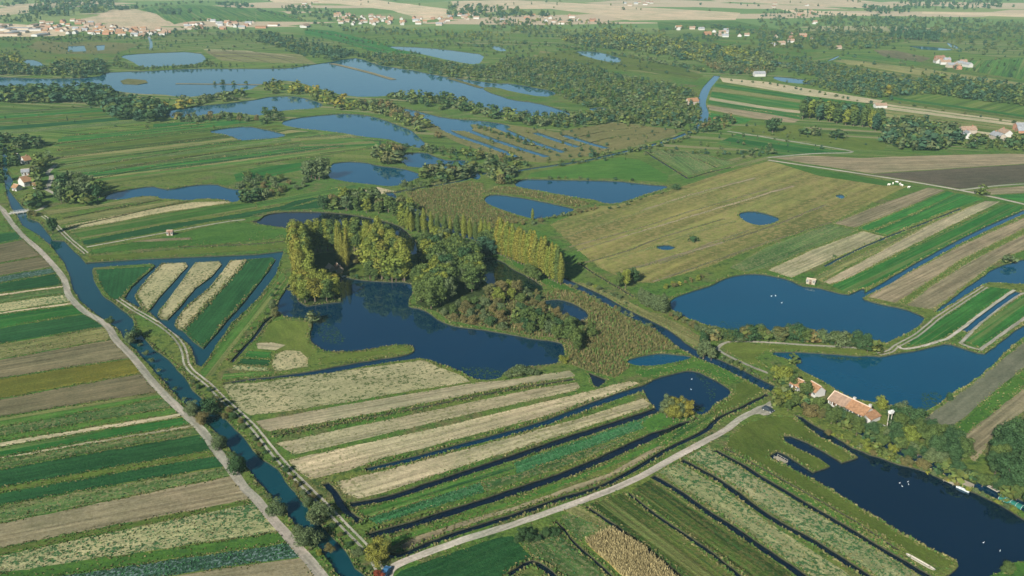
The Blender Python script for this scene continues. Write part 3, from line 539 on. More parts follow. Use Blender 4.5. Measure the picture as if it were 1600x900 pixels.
# ---- fields below the gravel road
for i, (m, p) in enumerate([
    ('crop_dark', [(617,900),(625,892),(680,872),(775,840),(800,838),(812,852),(833,872),(800,888),(770,915),(700,950),(612,950)]),
    ('mixed_green', [(808,842),(830,838),(868,822),(895,850),(950,902),(960,915),(890,915),(866,896),(838,873)]),
    ('mixed_green', [(878,806),(900,797),(948,828),(920,836),(905,846),(880,818)]),
    ('straw_green', [(878,797),(905,788),(955,824),(948,827)]),
    ('maize', [(914,847),(958,828),(1008,862),(1050,899),(1078,930),(1010,930),(968,897)]),
    ('crop_olive', [(922,787),(975,769),(1040,819),(1095,858),(1150,903),(1175,930),(1110,930),(1060,895),(1012,856),(960,817)]),
    ('crop_olive', [(986,766),(1018,749),(1100,801),(1200,870),(1245,903),(1270,925),(1210,930),(1160,897),(1045,812)]),
    ('mixed_pale', [(1027,737),(1060,723),(1125,760),(1200,816),(1320,893),(1370,930),(1310,930),(1255,892),(1200,854),(1100,787)]),
    ('mixed_pale', [(1073,714),(1108,696),(1120,708),(1200,758),(1300,817),(1400,876),(1480,930),(1420,930),(1350,888),(1200,798)]),
    ('grass_green', [(1122,702),(1135,706),(1200,741),(1300,798),(1400,862),(1470,905),(1440,890),(1300,806),(1200,748)])]):
    FIELD(m, p)['place'] = ('below the lower gravel road', i)
FIELD('pasture', [(1140,681),(1165,662),(1205,650),(1238,652),(1262,670),(1300,690),(1332,713),(1300,745),(1262,748),(1300,768),(1400,830),(1490,878),(1480,890),(1450,880),(1350,820),(1200,734),(1135,697)], 'olive pasture reaching a long spit into the dark pond')
FIELD('pasture', [(1125,540),(1150,536),(1260,541),(1345,546),(1370,552),(1335,554),(1275,549),(1200,547),(1180,560),(1200,575),(1160,565)], 'green bank between the big pond and the farmhouse pond')
FIELD('grass_green', [(1005,590),(990,580),(1030,574),(1070,568),(1090,562),(1120,570),(1160,588),(1150,596),(1112,587),(1087,576),(1060,578)], 'green bank above the round pond')
# ---- right hand fields
for i, (m, p) in enumerate([
    ('soil_tan', [(1205,246),(1260,243),(1345,247),(1450,243),(1575,240),(1700,244),(1700,257),(1600,256),(1500,262),(1362,271),(1270,257)]),
    ('soil_dark', [(1364,272),(1500,263),(1600,257),(1700,258),(1700,288),(1600,285),(1500,295),(1430,283)]),
    ('soil_tan', [(1508,299),(1560,294),(1605,290),(1700,290),(1700,303),(1600,301),(1532,305)]),
    ('crop_green', [(1550,305),(1600,303),(1700,305),(1700,335),(1605,317)]),
    ('meadow', [(860,350),(930,322),(962,321),(1045,298),(1100,280),(1160,262),(1200,252),(1280,266),(1420,290),(1405,297),(1300,347),(1200,380),(1110,415),(1020,442),(985,440),(940,420),(915,400),(890,380)]),
    ('grass_green', [(1210,253),(1290,266),(1430,290),(1380,290),(1280,275)]),
    ('soil_tan', [(1302,349),(1380,318),(1450,293),(1476,297),(1400,331),(1335,356)]),
    ('crop_green', [(1340,357),(1400,332),(1480,299),(1493,302),(1430,332),(1358,361)]),
    ('crop_green', [(1363,362),(1432,333),(1497,302),(1537,310),(1460,337),(1386,368)]),
    ('mixed_green', [(1140,418),(1200,385),(1297,350),(1340,360),(1270,388),(1195,419),(1165,425)]),
    ('stubble', [(1200,422),(1270,390),(1348,361),(1383,370),(1300,405),(1237,434)]),
    ('straw_green', [(1270,434),(1320,408),(1400,373),(1462,346),(1535,314),(1500,332),(1400,382),(1330,412),(1284,440)]),
    ('stubble_plain', [(1285,441),(1340,412),(1462,346),(1540,314),(1563,315),(1475,358),(1400,396),(1320,437),(1298,444)]),
    ('crop_green', [(1300,446),(1380,410),(1475,362),(1570,318),(1596,322),(1600,328),(1500,373),(1410,421),(1358,448),(1322,457)]),
    ('soil_tan', [(1350,463),(1400,437),(1500,384),(1600,340),(1700,300),(1700,318),(1600,357),(1500,407),(1436,450),(1400,473)]),
    ('grass_olive', [(1402,474),(1437,450),(1500,408),(1600,358),(1603,364),(1500,414),(1447,451),(1415,476)]),
    ('soil_tan', [(1416,477),(1450,450),(1520,406),(1600,366),(1690,330),(1690,350),(1600,391),(1570,402),(1545,418),(1520,436),(1485,464),(1457,484)]),
    ('crop_green', [(1412,541),(1433,528),(1460,504),(1500,478),(1545,448),(1583,452),(1550,474),(1510,505),(1480,526),(1445,538)]),
    ('crop_green', [(1508,533),(1545,500),(1595,463),(1660,440),(1660,455),(1600,496),(1560,525),(1531,543)]),
    ('soil_grey', [(1442,655),(1500,614),(1550,574),(1605,531),(1700,470),(1700,510),(1600,574),(1550,615),(1482,672)]),
    ('grass_green', [(1486,674),(1552,617),(1602,576),(1700,512),(1700,530),(1602,600),(1560,632),(1508,680)]),
    ('soil_tan', [(1497,686),(1530,662),(1602,605),(1700,540),(1700,600),(1602,642),(1560,670),(1524,722),(1518,718)]),
    ('crop_green', [(1152,209),(1250,226),(1330,239),(1270,241),(1220,243),(1160,232),(1120,224)]),
    ('crop_green', [(1105,176),(1175,186),(1165,192),(1145,194),(1102,186)]),
    ('stubble_plain', [(1125,121),(1200,128),(1290,143),(1380,157),(1372,163),(1250,148),(1130,128)]),
    ('crop_green', [(1118,130),(1250,149),(1372,165),(1372,170),(1250,155),(1116,135)]),
    ('straw_green', [(1114,136),(1250,156),(1250,160),(1112,142)]),
    ('crop_green', [(1112,143),(1250,162),(1250,170),(1200,166),(1110,151)]),
    ('stubble_plain', [(1109,152),(1200,167),(1250,173),(1250,177),(1200,172),(1108,156)]),
    ('crop_green', [(1107,157),(1250,178),(1250,186),(1150,170),(1106,162)]),
    ('soil_tan', [(1105,164),(1200,178),(1250,187),(1240,192),(1180,185),(1104,171)]),
    ('straw_green', [(1298,95),(1320,93),(1450,108),(1600,130),(1700,146),(1700,153),(1600,138),(1430,117)]),
    ('crop_mid', [(1320,85),(1420,90),(1440,102),(1370,97),(1310,92)]),
    ('soil_brown', [(1365,78),(1400,79),(1455,91),(1440,97),(1380,88)]),
    ('crop_mid', [(1455,92),(1520,95),(1600,90),(1700,88),(1700,140),(1600,125),(1500,108)]),
    ('pasture', [(1200,195),(1245,195),(1300,212),(1390,222),(1380,235),(1330,234),(1250,219),(1140,203),(1150,198)]),
    ('reed_bed', [(840,215),(900,200),(960,192),(1040,200),(1070,203),(1045,215),(985,230),(915,245),(880,235)]),
    ('grass_green', [(830,270),(875,262),(920,254),(970,245),(1000,250),(1045,275),(1040,285),(960,279),(870,278),(825,276)]),
    ('mixed_green', [(1012,237),(1060,232),(1150,255),(1105,265),(1076,274)]),
    ('reed_bed', [(635,302),(690,291),(735,284),(755,288),(757,300),(752,312),(770,326),(800,336),(825,345),(790,350),(745,364),(700,352),(660,332)]),
    ('reed_bed', [(800,292),(830,299),(862,304),(900,312),(925,318),(900,324),(845,311),(800,303),(760,300),(775,292)]),
    ('reed_bed', [(840,463),(875,452),(920,463),(960,486),(1000,505),(1030,520),(1060,545),(1040,547),(1000,553),(970,562),(985,573),(960,590),(915,578),(888,568),(888,540),(870,528),(830,525),(760,512),(700,500),(680,485),(720,470),(780,460)]),
    ('straw_green', [(890,440),(915,443),(960,460),(1010,485),(1060,505),(1110,535),(1090,545),(1060,525),(1010,498),(950,466)]),
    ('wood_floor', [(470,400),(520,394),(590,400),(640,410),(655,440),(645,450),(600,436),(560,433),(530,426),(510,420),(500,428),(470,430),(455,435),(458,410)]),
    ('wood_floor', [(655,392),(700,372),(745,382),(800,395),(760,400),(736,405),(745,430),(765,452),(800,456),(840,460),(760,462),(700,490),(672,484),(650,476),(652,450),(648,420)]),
    ('grass_green', [(795,402),(850,420),(880,445),(905,455),(880,455),(858,448),(828,428),(803,416)]),
    ('pasture', [(540,428),(560,408),(578,412),(575,430),(560,433)])]):
    FIELD(m, p)['place'] = ('on the right hand side', i)
# ---- far fields towards the hills
for i, (m, p) in enumerate([
    ('far_tan', [(125,30),(150,25),(175,15),(212,14),(235,20),(250,25),(270,39),(240,43),(205,46),(160,36),(128,37)]),
    ('crop_mid', [(220,15),(240,10),(300,7),(400,14),(400,34),(300,33),(272,38),(250,24)]),
    ('far_tan', [(-60,15),(0,13),(40,8),(75,7),(95,10),(60,18),(10,24),(-60,28)]),
    ('far_tan', [(400,-6),(520,-8),(700,14),(705,27),(662,32),(612,16),(530,6),(430,4)]),
    ('far_tan', [(705,2),(800,0),(900,5),(1000,11),(1157,20),(1150,31),(1060,31),(985,32),(930,22),(860,14),(800,14),(720,26)]),
    ('crop_mid', [(400,16),(440,18),(480,33),(430,34),(401,33)]),
    ('far_tan', [(1060,-12),(1300,-4),(1420,8),(1380,14),(1250,8),(1120,2)]),
    ('far_tan', [(1220,14),(1300,18),(1370,22),(1300,24),(1240,20)]),
    ('far_tan', [(1440,18),(1520,20),(1640,22),(1640,28),(1520,24),(1440,22)]),
    ('crop_mid', [(1028,34),(1150,33),(1230,48),(1220,55),(1110,44),(1030,48)]),
    ('crop_green', [(475,45),(520,48),(600,68),(660,84),(600,86),(540,68),(478,55)]),
    ('pasture', [(840,85),(890,78),(990,92),(1060,105),(1100,118),(1090,125),(1000,110),(940,108),(900,98),(840,92)]),
    ('reed_bed', [(60,64),(100,66),(180,66),(220,70),(180,84),(90,84),(40,74)]),
    ('mustard', [(88,92),(100,90),(108,100),(103,103)]), ('mustard', [(106,90),(124,90),(137,100),(126,103)]),
    ('far_tan', [(-60,38),(0,36),(60,40),(110,42),(100,56),(0,58),(-60,58)]),
    ('far_tan', [(1000,-16),(700,-14),(300,-14),(200,-10),(190,0),(360,0),(420,-10),(900,-8)])]):
    FIELD(m, p, amp=1)['place'] = ('in the far distance', i)
# ------------------------------------------------------------------ cut the plan into one gap free map
PRI = {'field': 1, 'road': 2, 'water': 3, 'isle': 4}
order = sorted(range(len(REG)), key=lambda i: (PRI[REG[i]['kind']], i))
rank = {i: k for k, i in enumerate(order)}
verts = []; ced = []
BX = [(-9000, -1200), (-3000, -1200), (0, -1200), (3000, -1200), (9000, -1200), (9000, 15000), (0, 15000), (-9000, 15000)]
for lp in [BX]+[r['loop'] for r in REG]:
    n = len(verts); k = len(lp); verts += [Vector(p) for p in lp]; ced += [(n+i, n+(i+1) % k) for i in range(k)]
ov, oe, of, _, _, og = delaunay_2d_cdt(verts, ced, [], 0, 1e-3)
VX = np.array([(v.x, v.y) for v in ov]); FX = np.array([list(f) for f in of])
CEN = VX[FX].mean(1); OWN = np.full(len(FX), -1)
def inside(P, lp):
    r = np.zeros(len(P), bool); x, y = P[:, 0], P[:, 1]; n = len(lp)
    for i in range(n):
        (x0, y0), (x1, y1) = lp[i], lp[(i+1) % n]
        if y0 == y1: continue
        c = (y0 > y) != (y1 > y)
        r ^= c & (x < (x1-x0)*(y-y0)/(y1-y0)+x0)
    return r
for q in order:
    lp = np.array(REG[q]['loop']); lo = lp.min(0); hi = lp.max(0)
    ix = np.where((CEN[:, 0] > lo[0]) & (CEN[:, 0] < hi[0]) & (CEN[:, 1] > lo[1]) & (CEN[:, 1] < hi[1]))[0]
    if len(ix): OWN[ix[inside(CEN[ix], REG[q]['loop'])]] = q
tri = VX[FX]; ar = np.cross(tri[:, 1]-tri[:, 0], tri[:, 2]-tri[:, 0])
FX[ar < 0] = FX[ar < 0][:, ::-1]
WL = -0.45
print('plan', len(REG), 'regions', len(VX), 'verts', len(FX), 'tris')
def is_water(o): return o >= 0 and REG[o]['kind'] == 'water'
WAT = np.array([is_water(o) for o in OWN])
LOOK = {'grass_olive': 'olive grass', 'grass_green': 'green grass', 'pasture': 'olive pasture', 'meadow': 'yellow green meadow', 'crop_dark': 'dark green crop', 'crop_green': 'bright green crop', 'crop_mid': 'green crop', 'crop_olive': 'olive green row crop', 'crop_teal': 'blue green leafy crop',
        'crop_blue': 'bluish cabbage crop', 'mixed_pale': 'pale crop dotted with green', 'mixed_green': 'patchy green crop', 'stubble': 'pale stubble', 'stubble_plain': 'plain pale stubble', 'stubble_dots': 'dotted straw crop', 'soil_tan': 'bare tan soil', 'soil_brown': 'bare brown soil',
        'soil_dark': 'dark ploughed soil', 'soil_grey': 'grey brown soil', 'straw_green': 'greenish stubble', 'mustard': 'yellow olive crop', 'reed_bed': 'brown reeds', 'wood_floor': 'shaded woodland grass', 'far_tan': 'pale harvested ground', 'maize': 'ripe yellow maize'}
ORD = ['zeroth', 'first', 'second', 'third', 'fourth', 'fifth', 'sixth', 'seventh', 'eighth', 'ninth', 'tenth', 'eleventh', 'twelfth', 'thirteenth', 'fourteenth', 'fifteenth', 'sixteenth', 'seventeenth', 'eighteenth', 'nineteenth', 'twentieth']
TEN = {20: 'twenty', 30: 'thirty', 40: 'forty', 50: 'fifty', 60: 'sixty', 70: 'seventy', 80: 'eighty', 90: 'ninety'}
def nth(n):
    if n <= 20: return ORD[n]
    if n % 10 == 0 and n < 100: return TEN[n][:-1]+'ieth'
    return TEN[n//10*10]+'-'+ORD[n % 10] if n < 100 else str(n)+'th'
cnt = {}
edges_w = []
emap = {}
for k in range(len(FX)):
    f = FX[k]
    for i in range(3):
        a, b = int(f[i]), int(f[(i+1) % 3]); emap[(a, b)] = k
for (a, b), k in emap.items():
    if WAT[k]:
        j = emap.get((b, a))
        if j is not None and not WAT[j]: edges_w.append((a, b, j))
by = {}
for k, o in enumerate(OWN): by.setdefault(int(o), []).append(k)
for o, ks in sorted(by.items()):
    F_ = FX[ks]; used = np.unique(F_); P = VX[used]; re = np.zeros(len(VX), int); re[used] = np.arange(len(used)); F_ = re[F_]
    if o < 0:
        V3 = np.c_[P, np.zeros(len(P))]
        bv, bf = [], []
        for a, b, j in edges_w:
            n = len(bv); pa, pb = VX[a], VX[b]
            bv += [(*pa, 0), (*pb, 0), (*pb, WL-.35), (*pa, WL-.35)]; bf += [(n, n+1, n+2), (n, n+2, n+3)]
        V3 = np.r_[V3, np.array(bv)]; F2 = np.r_[F_, np.array(bf)+len(P)]
        mi = np.r_[np.zeros(len(F_), int), np.ones(len(bf), int)]
        me = np_mesh('ground', V3, F2, [MATS['ground_cover'], MATS['bank_earth']], mi)
        ob = link('ground', me); tag(ob, 'flat green marsh and farmland reaching to the horizon', 'ground', kind='structure'); continue
    r = REG[o]; lp = np.array(r['loop'])
    c = lp.mean(0); q = lp-c; ew, evv = np.linalg.eigh(q.T @ q); ax = evv[:, 1]; th = math.atan2(ax[1], ax[0])
    rot = np.array([[math.cos(th), math.sin(th)], [-math.sin(th), math.cos(th)]])
    if r['kind'] == 'water': th = 0; rot = np.eye(2)
    z = WL if r['kind'] == 'water' else 0.0
    Pl = (P-c) @ rot.T
    me = np_mesh(r['name'], np.c_[Pl, np.zeros(len(Pl))], F_, [MATS[r['mat']]])
    ob = link(r['name'], me, None, (c[0], c[1], z)); ob.rotation_euler = (0, 0, th)
    lab = r.get('label')
    if not lab:
        pl, i = r.get('place', ('', 0)); kx = (pl, r['mat']); cnt[kx] = cnt.get(kx, 0)+1
        r['_n'] = cnt[kx]; lab = None
        r['_ob'] = ob; r['_k'] = kx
    tag(ob, lab, {'road': 'path'}.get(r['kind'], r['name'].replace('_', ' ')), kind='structure')
dup_ = {}
for o in COL.objects:
    if o.get('kind') == 'structure' and o.get('label'): dup_.setdefault(o['label'], []).append(o)
for lb, os_ in dup_.items():
    if len(os_) > 1:
        os_.sort(key=lambda o: px_of(o.location.x, o.location.y)[0])
        for i_, o in enumerate(os_): o['label'] = '%s %s, counted from the left' % (nth(i_+1), lb); o['group'] = lb
for r in REG:
    if '_ob' in r:
        pl, m = r['_k']; tot = cnt[r['_k']]
        r['_ob']['label'] = ('strip of %s %s' % (LOOK[m], pl)) if tot == 1 else ('%s strip of %s %s' % (nth(r['_n']), LOOK[m], pl))
        r['_ob']['group'] = 'field strips '+pl
# haze over the whole marsh
hz = MB(); hz.box(0, 6900, -2.5, 18300, 16400, 165)
hm = bpy.data.materials.new('haze'); hm.use_nodes = True; t = hm.node_tree; t.nodes.clear()
out = N(t, 'OutputMaterial'); pv = N(t, 'VolumePrincipled'); pv.inputs['Density'].default_value = HAZE_DENSITY; pv.inputs['Color'].default_value = (*HAZE_COLOR, 1)
pv.inputs['Anisotropy'].default_value = 0.0
L(t, pv.outputs[0], out.inputs['Volume'])
ho = hz.build('haze', hm); tag(ho, 'pale bluish haze lying over the whole marsh', 'haze', kind='stuff')
# ------------------------------------------------------------------ trees and shrubs
def on_water(P):
    P = np.asarray(P, float).reshape(-1, 2); r = np.zeros(len(P), bool)
    for kd, v in (('water', True), ('isle', False)):
        for q in REG:
            if q['kind'] != kd: continue
            lp = np.array(q['loop']); lo = lp.min(0); hi = lp.max(0)
            ix = np.where((P[:, 0] > lo[0]) & (P[:, 0] < hi[0]) & (P[:, 1] > lo[1]) & (P[:, 1] < hi[1]))[0]
            if len(ix): r[ix[inside(P[ix], q['loop'])]] = v
    return r
def on_road(P):
    P = np.asarray(P, float).reshape(-1, 2); r = np.zeros(len(P), bool)
    for q in REG:
        if q['kind'] == 'road' and q['mat'] == 'gravel': r |= inside(P, q['loop'])
    return r
def leaf_cloud(lobes, n, size, seed, up=.25, shell=(.72, 1.02), squash=1.0):
    """small bent leaf clumps spread over overlapping lobes; lobes = [(x,y,z,rx,rz)] in a 1 m high tree"""
    q = np.random.default_rng(seed); lb = np.array(lobes, float)
    w = lb[:, 3]*lb[:, 4]; w = w/w.sum(); k = q.choice(len(lb), n, p=w)
    d = q.normal(size=(n, 3)); d[:, 2] += up*np.abs(d[:, 2]); d /= np.linalg.norm(d, axis=1)[:, None]
    r = q.uniform(shell[0], shell[1], n); r[q.random(n) < .12] *= .8
    r *= 1+.16*np.sin(d[:, 0]*5+k*2.1)*np.cos(d[:, 1]*4+d[:, 2]*5+k)
    c = lb[k]; P = np.c_[c[:, 0]+d[:, 0]*c[:, 3]*r, c[:, 1]+d[:, 1]*c[:, 3]*r, c[:, 2]+d[:, 2]*c[:, 4]*r]
    nn = d+q.normal(scale=.3, size=(n, 3)); nn /= np.linalg.norm(nn, axis=1)[:, None]
    t = np.cross(nn, q.normal(size=(n, 3))); t /= np.linalg.norm(t, axis=1)[:, None]; b = np.cross(nn, t)
    s = (size*q.uniform(.6, 1.35, n))[:, None]; s2 = s*q.uniform(.55, 1., n)[:, None]
    V = np.stack([P-t*s, P+b*s2+nn*s*.25, P+t*s, P-b*s2+nn*s*.25], 1).reshape(-1, 3)
    V[:, 2] = np.maximum(V[:, 2], .02)
    return V, np.arange(4*n).reshape(n, 4)
def round_lobes(q, n, wd, z0=.3, z1=.8, lr=.2):
    out = [(0, 0, (z0+z1)/2, wd*.62, (z1-z0)*.5)]
    for i in range(n):
        a = q.uniform(0, 6.28); rr = wd*q.uniform(.25, .75); z = q.uniform(z0, z1)
        rr *= math.sqrt(max(.15, 1-((z-(z0+z1)/2)/((z1-z0)*.72))**2))
        out.append((math.cos(a)*rr, math.sin(a)*rr, z, lr*q.uniform(.7, 1.25)*1.1, lr*q.uniform(.6, 1.0)))
    return out
def trunk_mb(h, r, spread, q, n=5):
    m = MB(); m.tube((0, 0, -.02), (0, 0, h), r, r*.55, 7)
    for i in range(n):
        a = 6.28*i/n+q.uniform(-.4, .4); s = spread*q.uniform(.5, 1)
        m.tube((0, 0, h*q.uniform(.55, .95)), (math.cos(a)*s, math.sin(a)*s, h+q.uniform(.12, .35)), r*.45, r*.15, 5)
    return m
PROTO = {}
def proto(kind, leaf, var, lod):
    key = (kind, leaf, var, lod)
    if key in PROTO: return PROTO[key]
    tk = (kind, var, lod)
    q = np.random.default_rng(abs(hash((kind, var, 5))) % 9999 if False else sum(map(ord, kind))*13+var*7)
    nl = {-1: 6500, 0: 2600, 1: 600, 2: 150}[lod]; sz = {-1: .0145, 0: .0225, 1: .046, 2: .092}[lod]
    if kind == 'lombardy_poplar':
        lobes = [(q.uniform(-.012, .012), q.uniform(-.012, .012), z, .085*math.sin(math.pi*min(1, max(.12, (z-.02)/.98))**.8)+.018, .10) for z in np.linspace(.12, .93, 12)]
        V, Fq = leaf_cloud(lobes, nl, sz*.62, q.integers(1e6), up=.5); tr = trunk_mb(.35, .018, .03, q, 3)
    elif kind == 'poplar_tree':
        lobes = [(q.uniform(-.04, .04), q.uniform(-.04, .04), z, .135*(1-.35*abs(z-.55)/.45)*q.uniform(.85, 1.1), .12) for z in np.linspace(.22, .9, 9)]
        lobes += [(math.cos(a)*.09, math.sin(a)*.09, q.uniform(.25, .8), .055, .07) for a in q.uniform(0, 6.28, 14)]
        V, Fq = leaf_cloud(lobes, nl, sz*.8, q.integers(1e6)); tr = trunk_mb(.45, .02, .06, q, 4)
    elif kind == 'shrub':
        lobes = round_lobes(q, 16, .55, .12, .78, .2); V, Fq = leaf_cloud(lobes, int(nl*.7), sz*1.7, q.integers(1e6), up=.6); tr = trunk_mb(.22, .04, .3, q, 5)
    elif kind == 'willow_tree':
        lobes = round_lobes(q, 22, .42, .18, .82, .15); V, Fq = leaf_cloud(lobes, nl, sz*1.35, q.integers(1e6), up=0); tr = trunk_mb(.3, .04, .2, q, 5)
    else:
        lobes = round_lobes(q, 26, .37, .24, .86, .125); V, Fq = leaf_cloud(lobes, nl, sz*1.2, q.integers(1e6)); tr = trunk_mb(.36, .028, .2, q, 5)
    cm = np_mesh('crown', V, Fq, [MATS['leaf_'+leaf]])
    tm = tr.mesh('trunk', MATS['bark']) if lod < 2 or True else None
    PROTO[key] = (cm, tm); return PROTO[key]
KIND_CAT = {'lombardy_poplar': 'poplar', 'poplar_tree': 'poplar', 'broadleaf_tree': 'tree', 'willow_tree': 'willow', 'shrub': 'shrub'}
KIND_WORD = {'lombardy_poplar': 'poplar', 'poplar_tree': 'poplar', 'broadleaf_tree': 'round tree', 'willow_tree': 'willow', 'shrub': 'bush'}
LEAF_WORD = {'gold': 'golden', 'yellowgreen': 'yellow green', 'green': 'green', 'dark': 'dark green', 'willow': 'grey green', 'brown': 'brownish', 'red': 'red leaved', 'blue': 'blue green'}
NTREE = {}
def tree(kind, leaf, X, Y, h, label, group=None, wf=1.0):
    d = math.hypot(X, Y, CAM_H); lod = -1 if d < 330 else 0 if d < 520 else (1 if d < 900 else 2)
    cm, tm = proto(kind, leaf, rnd.randrange(4) if lod >= 0 else rnd.randrange(2), lod)
    rz = rnd.uniform(0, 6.28)
    w = h*wf*rnd.uniform(.82, 1.25)
    o = empty(kind, (X, Y, 0), rz); tag(o, label, KIND_CAT[kind], group); NTREE[kind] = NTREE.get(kind, 0)+1
    o.scale = (w, w, h)
    link('crown', cm, o)
    if lod < 2 or kind == 'poplar_tree': link('trunk', tm, o)
    return o
def wpoly(px): return [g(*p) for p in px]
def fill(px, space, n=400, water=False):
    lp = wpoly(px); a = np.array(lp); lo, hi = a.min(0), a.max(0); out = []
    tries = n*60; c = np.c_[rng.uniform(lo[0], hi[0], tries), rng.uniform(lo[1], hi[1], tries)]
    c = c[inside(c, lp)]
    if not water: c = c[~on_water(c)]
    c = c[~on_road(c)]
    grid = {}
    for x, y in c:
        k = (int(x//space), int(y//space)); ok = True
        for i in (-1, 0, 1):
            for j in (-1, 0, 1):
                for (u, v) in grid.get((k[0]+i, k[1]+j), ()):
                    if (u-x)**2+(v-y)**2 < space*space: ok = False
        if ok: grid.setdefault(k, []).append((x, y)); out.append((x, y))
        if len(out) >= n: break
    return out
def size_word(h, lo, hi):
    t = (h-lo)/max(.01, hi-lo)
    return 'small ' if t < .25 else ('' if t < .7 else 'big ')
SPEC = []
WOODS = {}
def plant(pts, mix, hr, place, group=None, wf=1.0):
    """mix: [(kind, leaf, weight)]; labels count from the left of the picture"""
    pts = sorted(pts, key=lambda p: px_of(*p)[0]); n = len(pts); num = {}
    for X, Y in pts:
        kd, lf, _ = rnd.choices(mix, [m[2] for m in mix])[0]; h = rnd.uniform(*hr)
        w = LEAF_WORD[lf]+' '+KIND_WORD[kd]
        num[w] = num.get(w, 0)+1
        base = size_word(h, *hr)+w
        key = w; k = num[w]
        if n <= 3 and k == 1 and len(mix) > 1: lab = '%s %s' % (base, place)
        elif n == 1: lab = '%s %s' % (base, place)
        else: lab = '%s %s from the left %s' % (nth(k), w, place)
        SPEC.append((kd, lf, X, Y, h, lab, group, wf))
def along(px, n, jit=1.0):
    p = spline([g(*q) for q in px], 8); s = [0]
    for a, b in zip(p, p[1:]): s.append(s[-1]+math.hypot(b[0]-a[0], b[1]-a[1]))
    out = []
    for i in range(n):
        t = s[-1]*(i+.5)/n; k = max(j for j in range(len(s)) if s[j] <= t); k = min(k, len(p)-2); u = (t-s[k])/max(1e-6, s[k+1]-s[k])
        out.append((p[k][0]+(p[k+1][0]-p[k][0])*u+rnd.uniform(-jit, jit), p[k][1]+(p[k+1][1]-p[k][1])*u+rnd.uniform(-jit, jit)))
    return out
# poplar row
pl = along([(773,394),(800,406),(830,420),(855,433),(878,446)], 24, .3)
plant(pl, [('lombardy_poplar', 'gold', 2), ('lombardy_poplar', 'yellowgreen', 2), ('lombardy_poplar', 'green', 1)], (14.5, 20.5), 'in the golden row by the meadow', 'poplars of the golden row', 1.25)
pl = along([(778,391),(805,402),(835,416),(864,432)], 18, .6)
plant(pl, [('lombardy_poplar', 'gold', 2), ('lombardy_poplar', 'yellowgreen', 1)], (14, 18), 'at the back of the golden row', 'poplars of the golden row', 1.25)
pl = along([(648,362),(680,366),(715,371),(745,376),(768,386)], 13, .4)
plant(pl, [('lombardy_poplar', 'yellowgreen', 2), ('lombardy_poplar', 'green', 1)], (11.5, 15), 'along the stream by the reeds', 'spaced poplars along the stream', 1.2)
plant(along([(622,352),(636,358),(648,364)], 5, 1.5), [('lombardy_poplar', 'yellowgreen', 2)], (11, 14), 'at the upper end of the poplar row', 'spaced poplars along the stream', 1.7)
plant(along([(526,413),(533,416),(541,417),(546,414)], 5, .6), [('lombardy_poplar', 'gold', 1)], (18, 20.5), 'in the slim cluster inside the clearing', 'slim poplars in the clearing', .8)
# yellow poplar grove: left side, back, right
PM = [('poplar_tree', 'yellowgreen', 4), ('poplar_tree', 'gold', 1), ('poplar_tree', 'green', 1)]
plant(along([(461,400),(464,420),(468,440),(472,455)], 10, 1), [('poplar_tree', 'gold', 2), ('poplar_tree', 'yellowgreen', 1)], (18, 21), 'on the left edge of the grove', 'tall poplars of the grove')
plant(along([(474,398),(480,420),(483,440),(486,456)], 10, 1), [('poplar_tree', 'green', 2), ('poplar_tree', 'yellowgreen', 2)], (18, 21), 'in the second row of the left grove block', 'tall poplars of the grove')
plant(along([(470,396),(500,393),(530,392),(560,393),(590,397)], 13, 1), PM, (16.5, 19), 'in the back row of the grove', 'tall poplars of the grove', 1.15)
plant(along([(592,398),(608,410),(622,425),(636,440)], 10, 1.5), PM, (18, 21), 'along the right edge of the grove', 'tall poplars of the grove', 1.2)
plant(fill([(578,402),(600,402),(628,430),(636,446),(600,443),(575,430)], 3.5, 34), PM+[('broadleaf_tree', 'yellowgreen', 1)], (15, 19), 'inside the right block of the grove', 'tall poplars of the grove', 1.2)
plant(fill([(580,432),(600,436),(640,444),(655,440),(640,448),(600,441),(574,436)], 3.6, 14), [('broadleaf_tree', 'green', 2), ('broadleaf_tree', 'yellowgreen', 1)], (7, 10.5), 'on the shore below the grove', 'shore trees below the grove')
plant(fill([(462,452),(500,448),(528,462),(530,474),(480,476),(466,468)], 3.6, 18), [('broadleaf_tree', 'yellowgreen', 2), ('broadleaf_tree', 'green', 1), ('broadleaf_tree', 'gold', 1)], (9.5, 13), 'on the wooded tongue in the large pond', 'trees on the wooded tongue')
plant(fill([(496,432),(520,434),(560,437),(552,432),(520,428),(500,428)], 3.0, 9), [('shrub', 'green', 1), ('shrub', 'dark', 1)], (2, 4), 'on the shore in front of the clearing', 'bushes in front of the clearing')
plant([g(552, 412), g(556, 409)], [('shrub', 'brown', 1)], (5, 6.5), 'beside the slim poplars in the clearing', 'bushes in front of the clearing')
# round trees right of the grove
RT = [('broadleaf_tree', 'green', 5), ('broadleaf_tree', 'dark', 1), ('broadleaf_tree', 'yellowgreen', 1), ('broadleaf_tree', 'willow', 1)]
plant(fill([(660,405),(690,385),(712,400),(718,425),(700,438),(675,425)], 4.3, 24), RT, (11.5, 15.5), 'in the thick wood right of the grove', 'round trees of the central wood')
plant(fill([(652,450),(680,438),(705,445),(700,478),(676,484),(655,472)], 4.1, 22), RT, (10.5, 14), 'on the headland right of the large pond', 'round trees of the headland')
plant(fill([(714,418),(735,408),(748,425),(752,452),(730,458),(716,445)], 4.2, 18), RT, (11, 14.5), 'left of the dark green pond', 'round trees beside the dark green pond')
plant(fill([(748,388),(772,382),(785,394),(770,402),(752,400)], 4.0, 13), [('broadleaf_tree', 'green', 2), ('broadleaf_tree', 'blue', 2)], (9, 12), 'above the dark green pond', 'round trees beside the dark green pond')
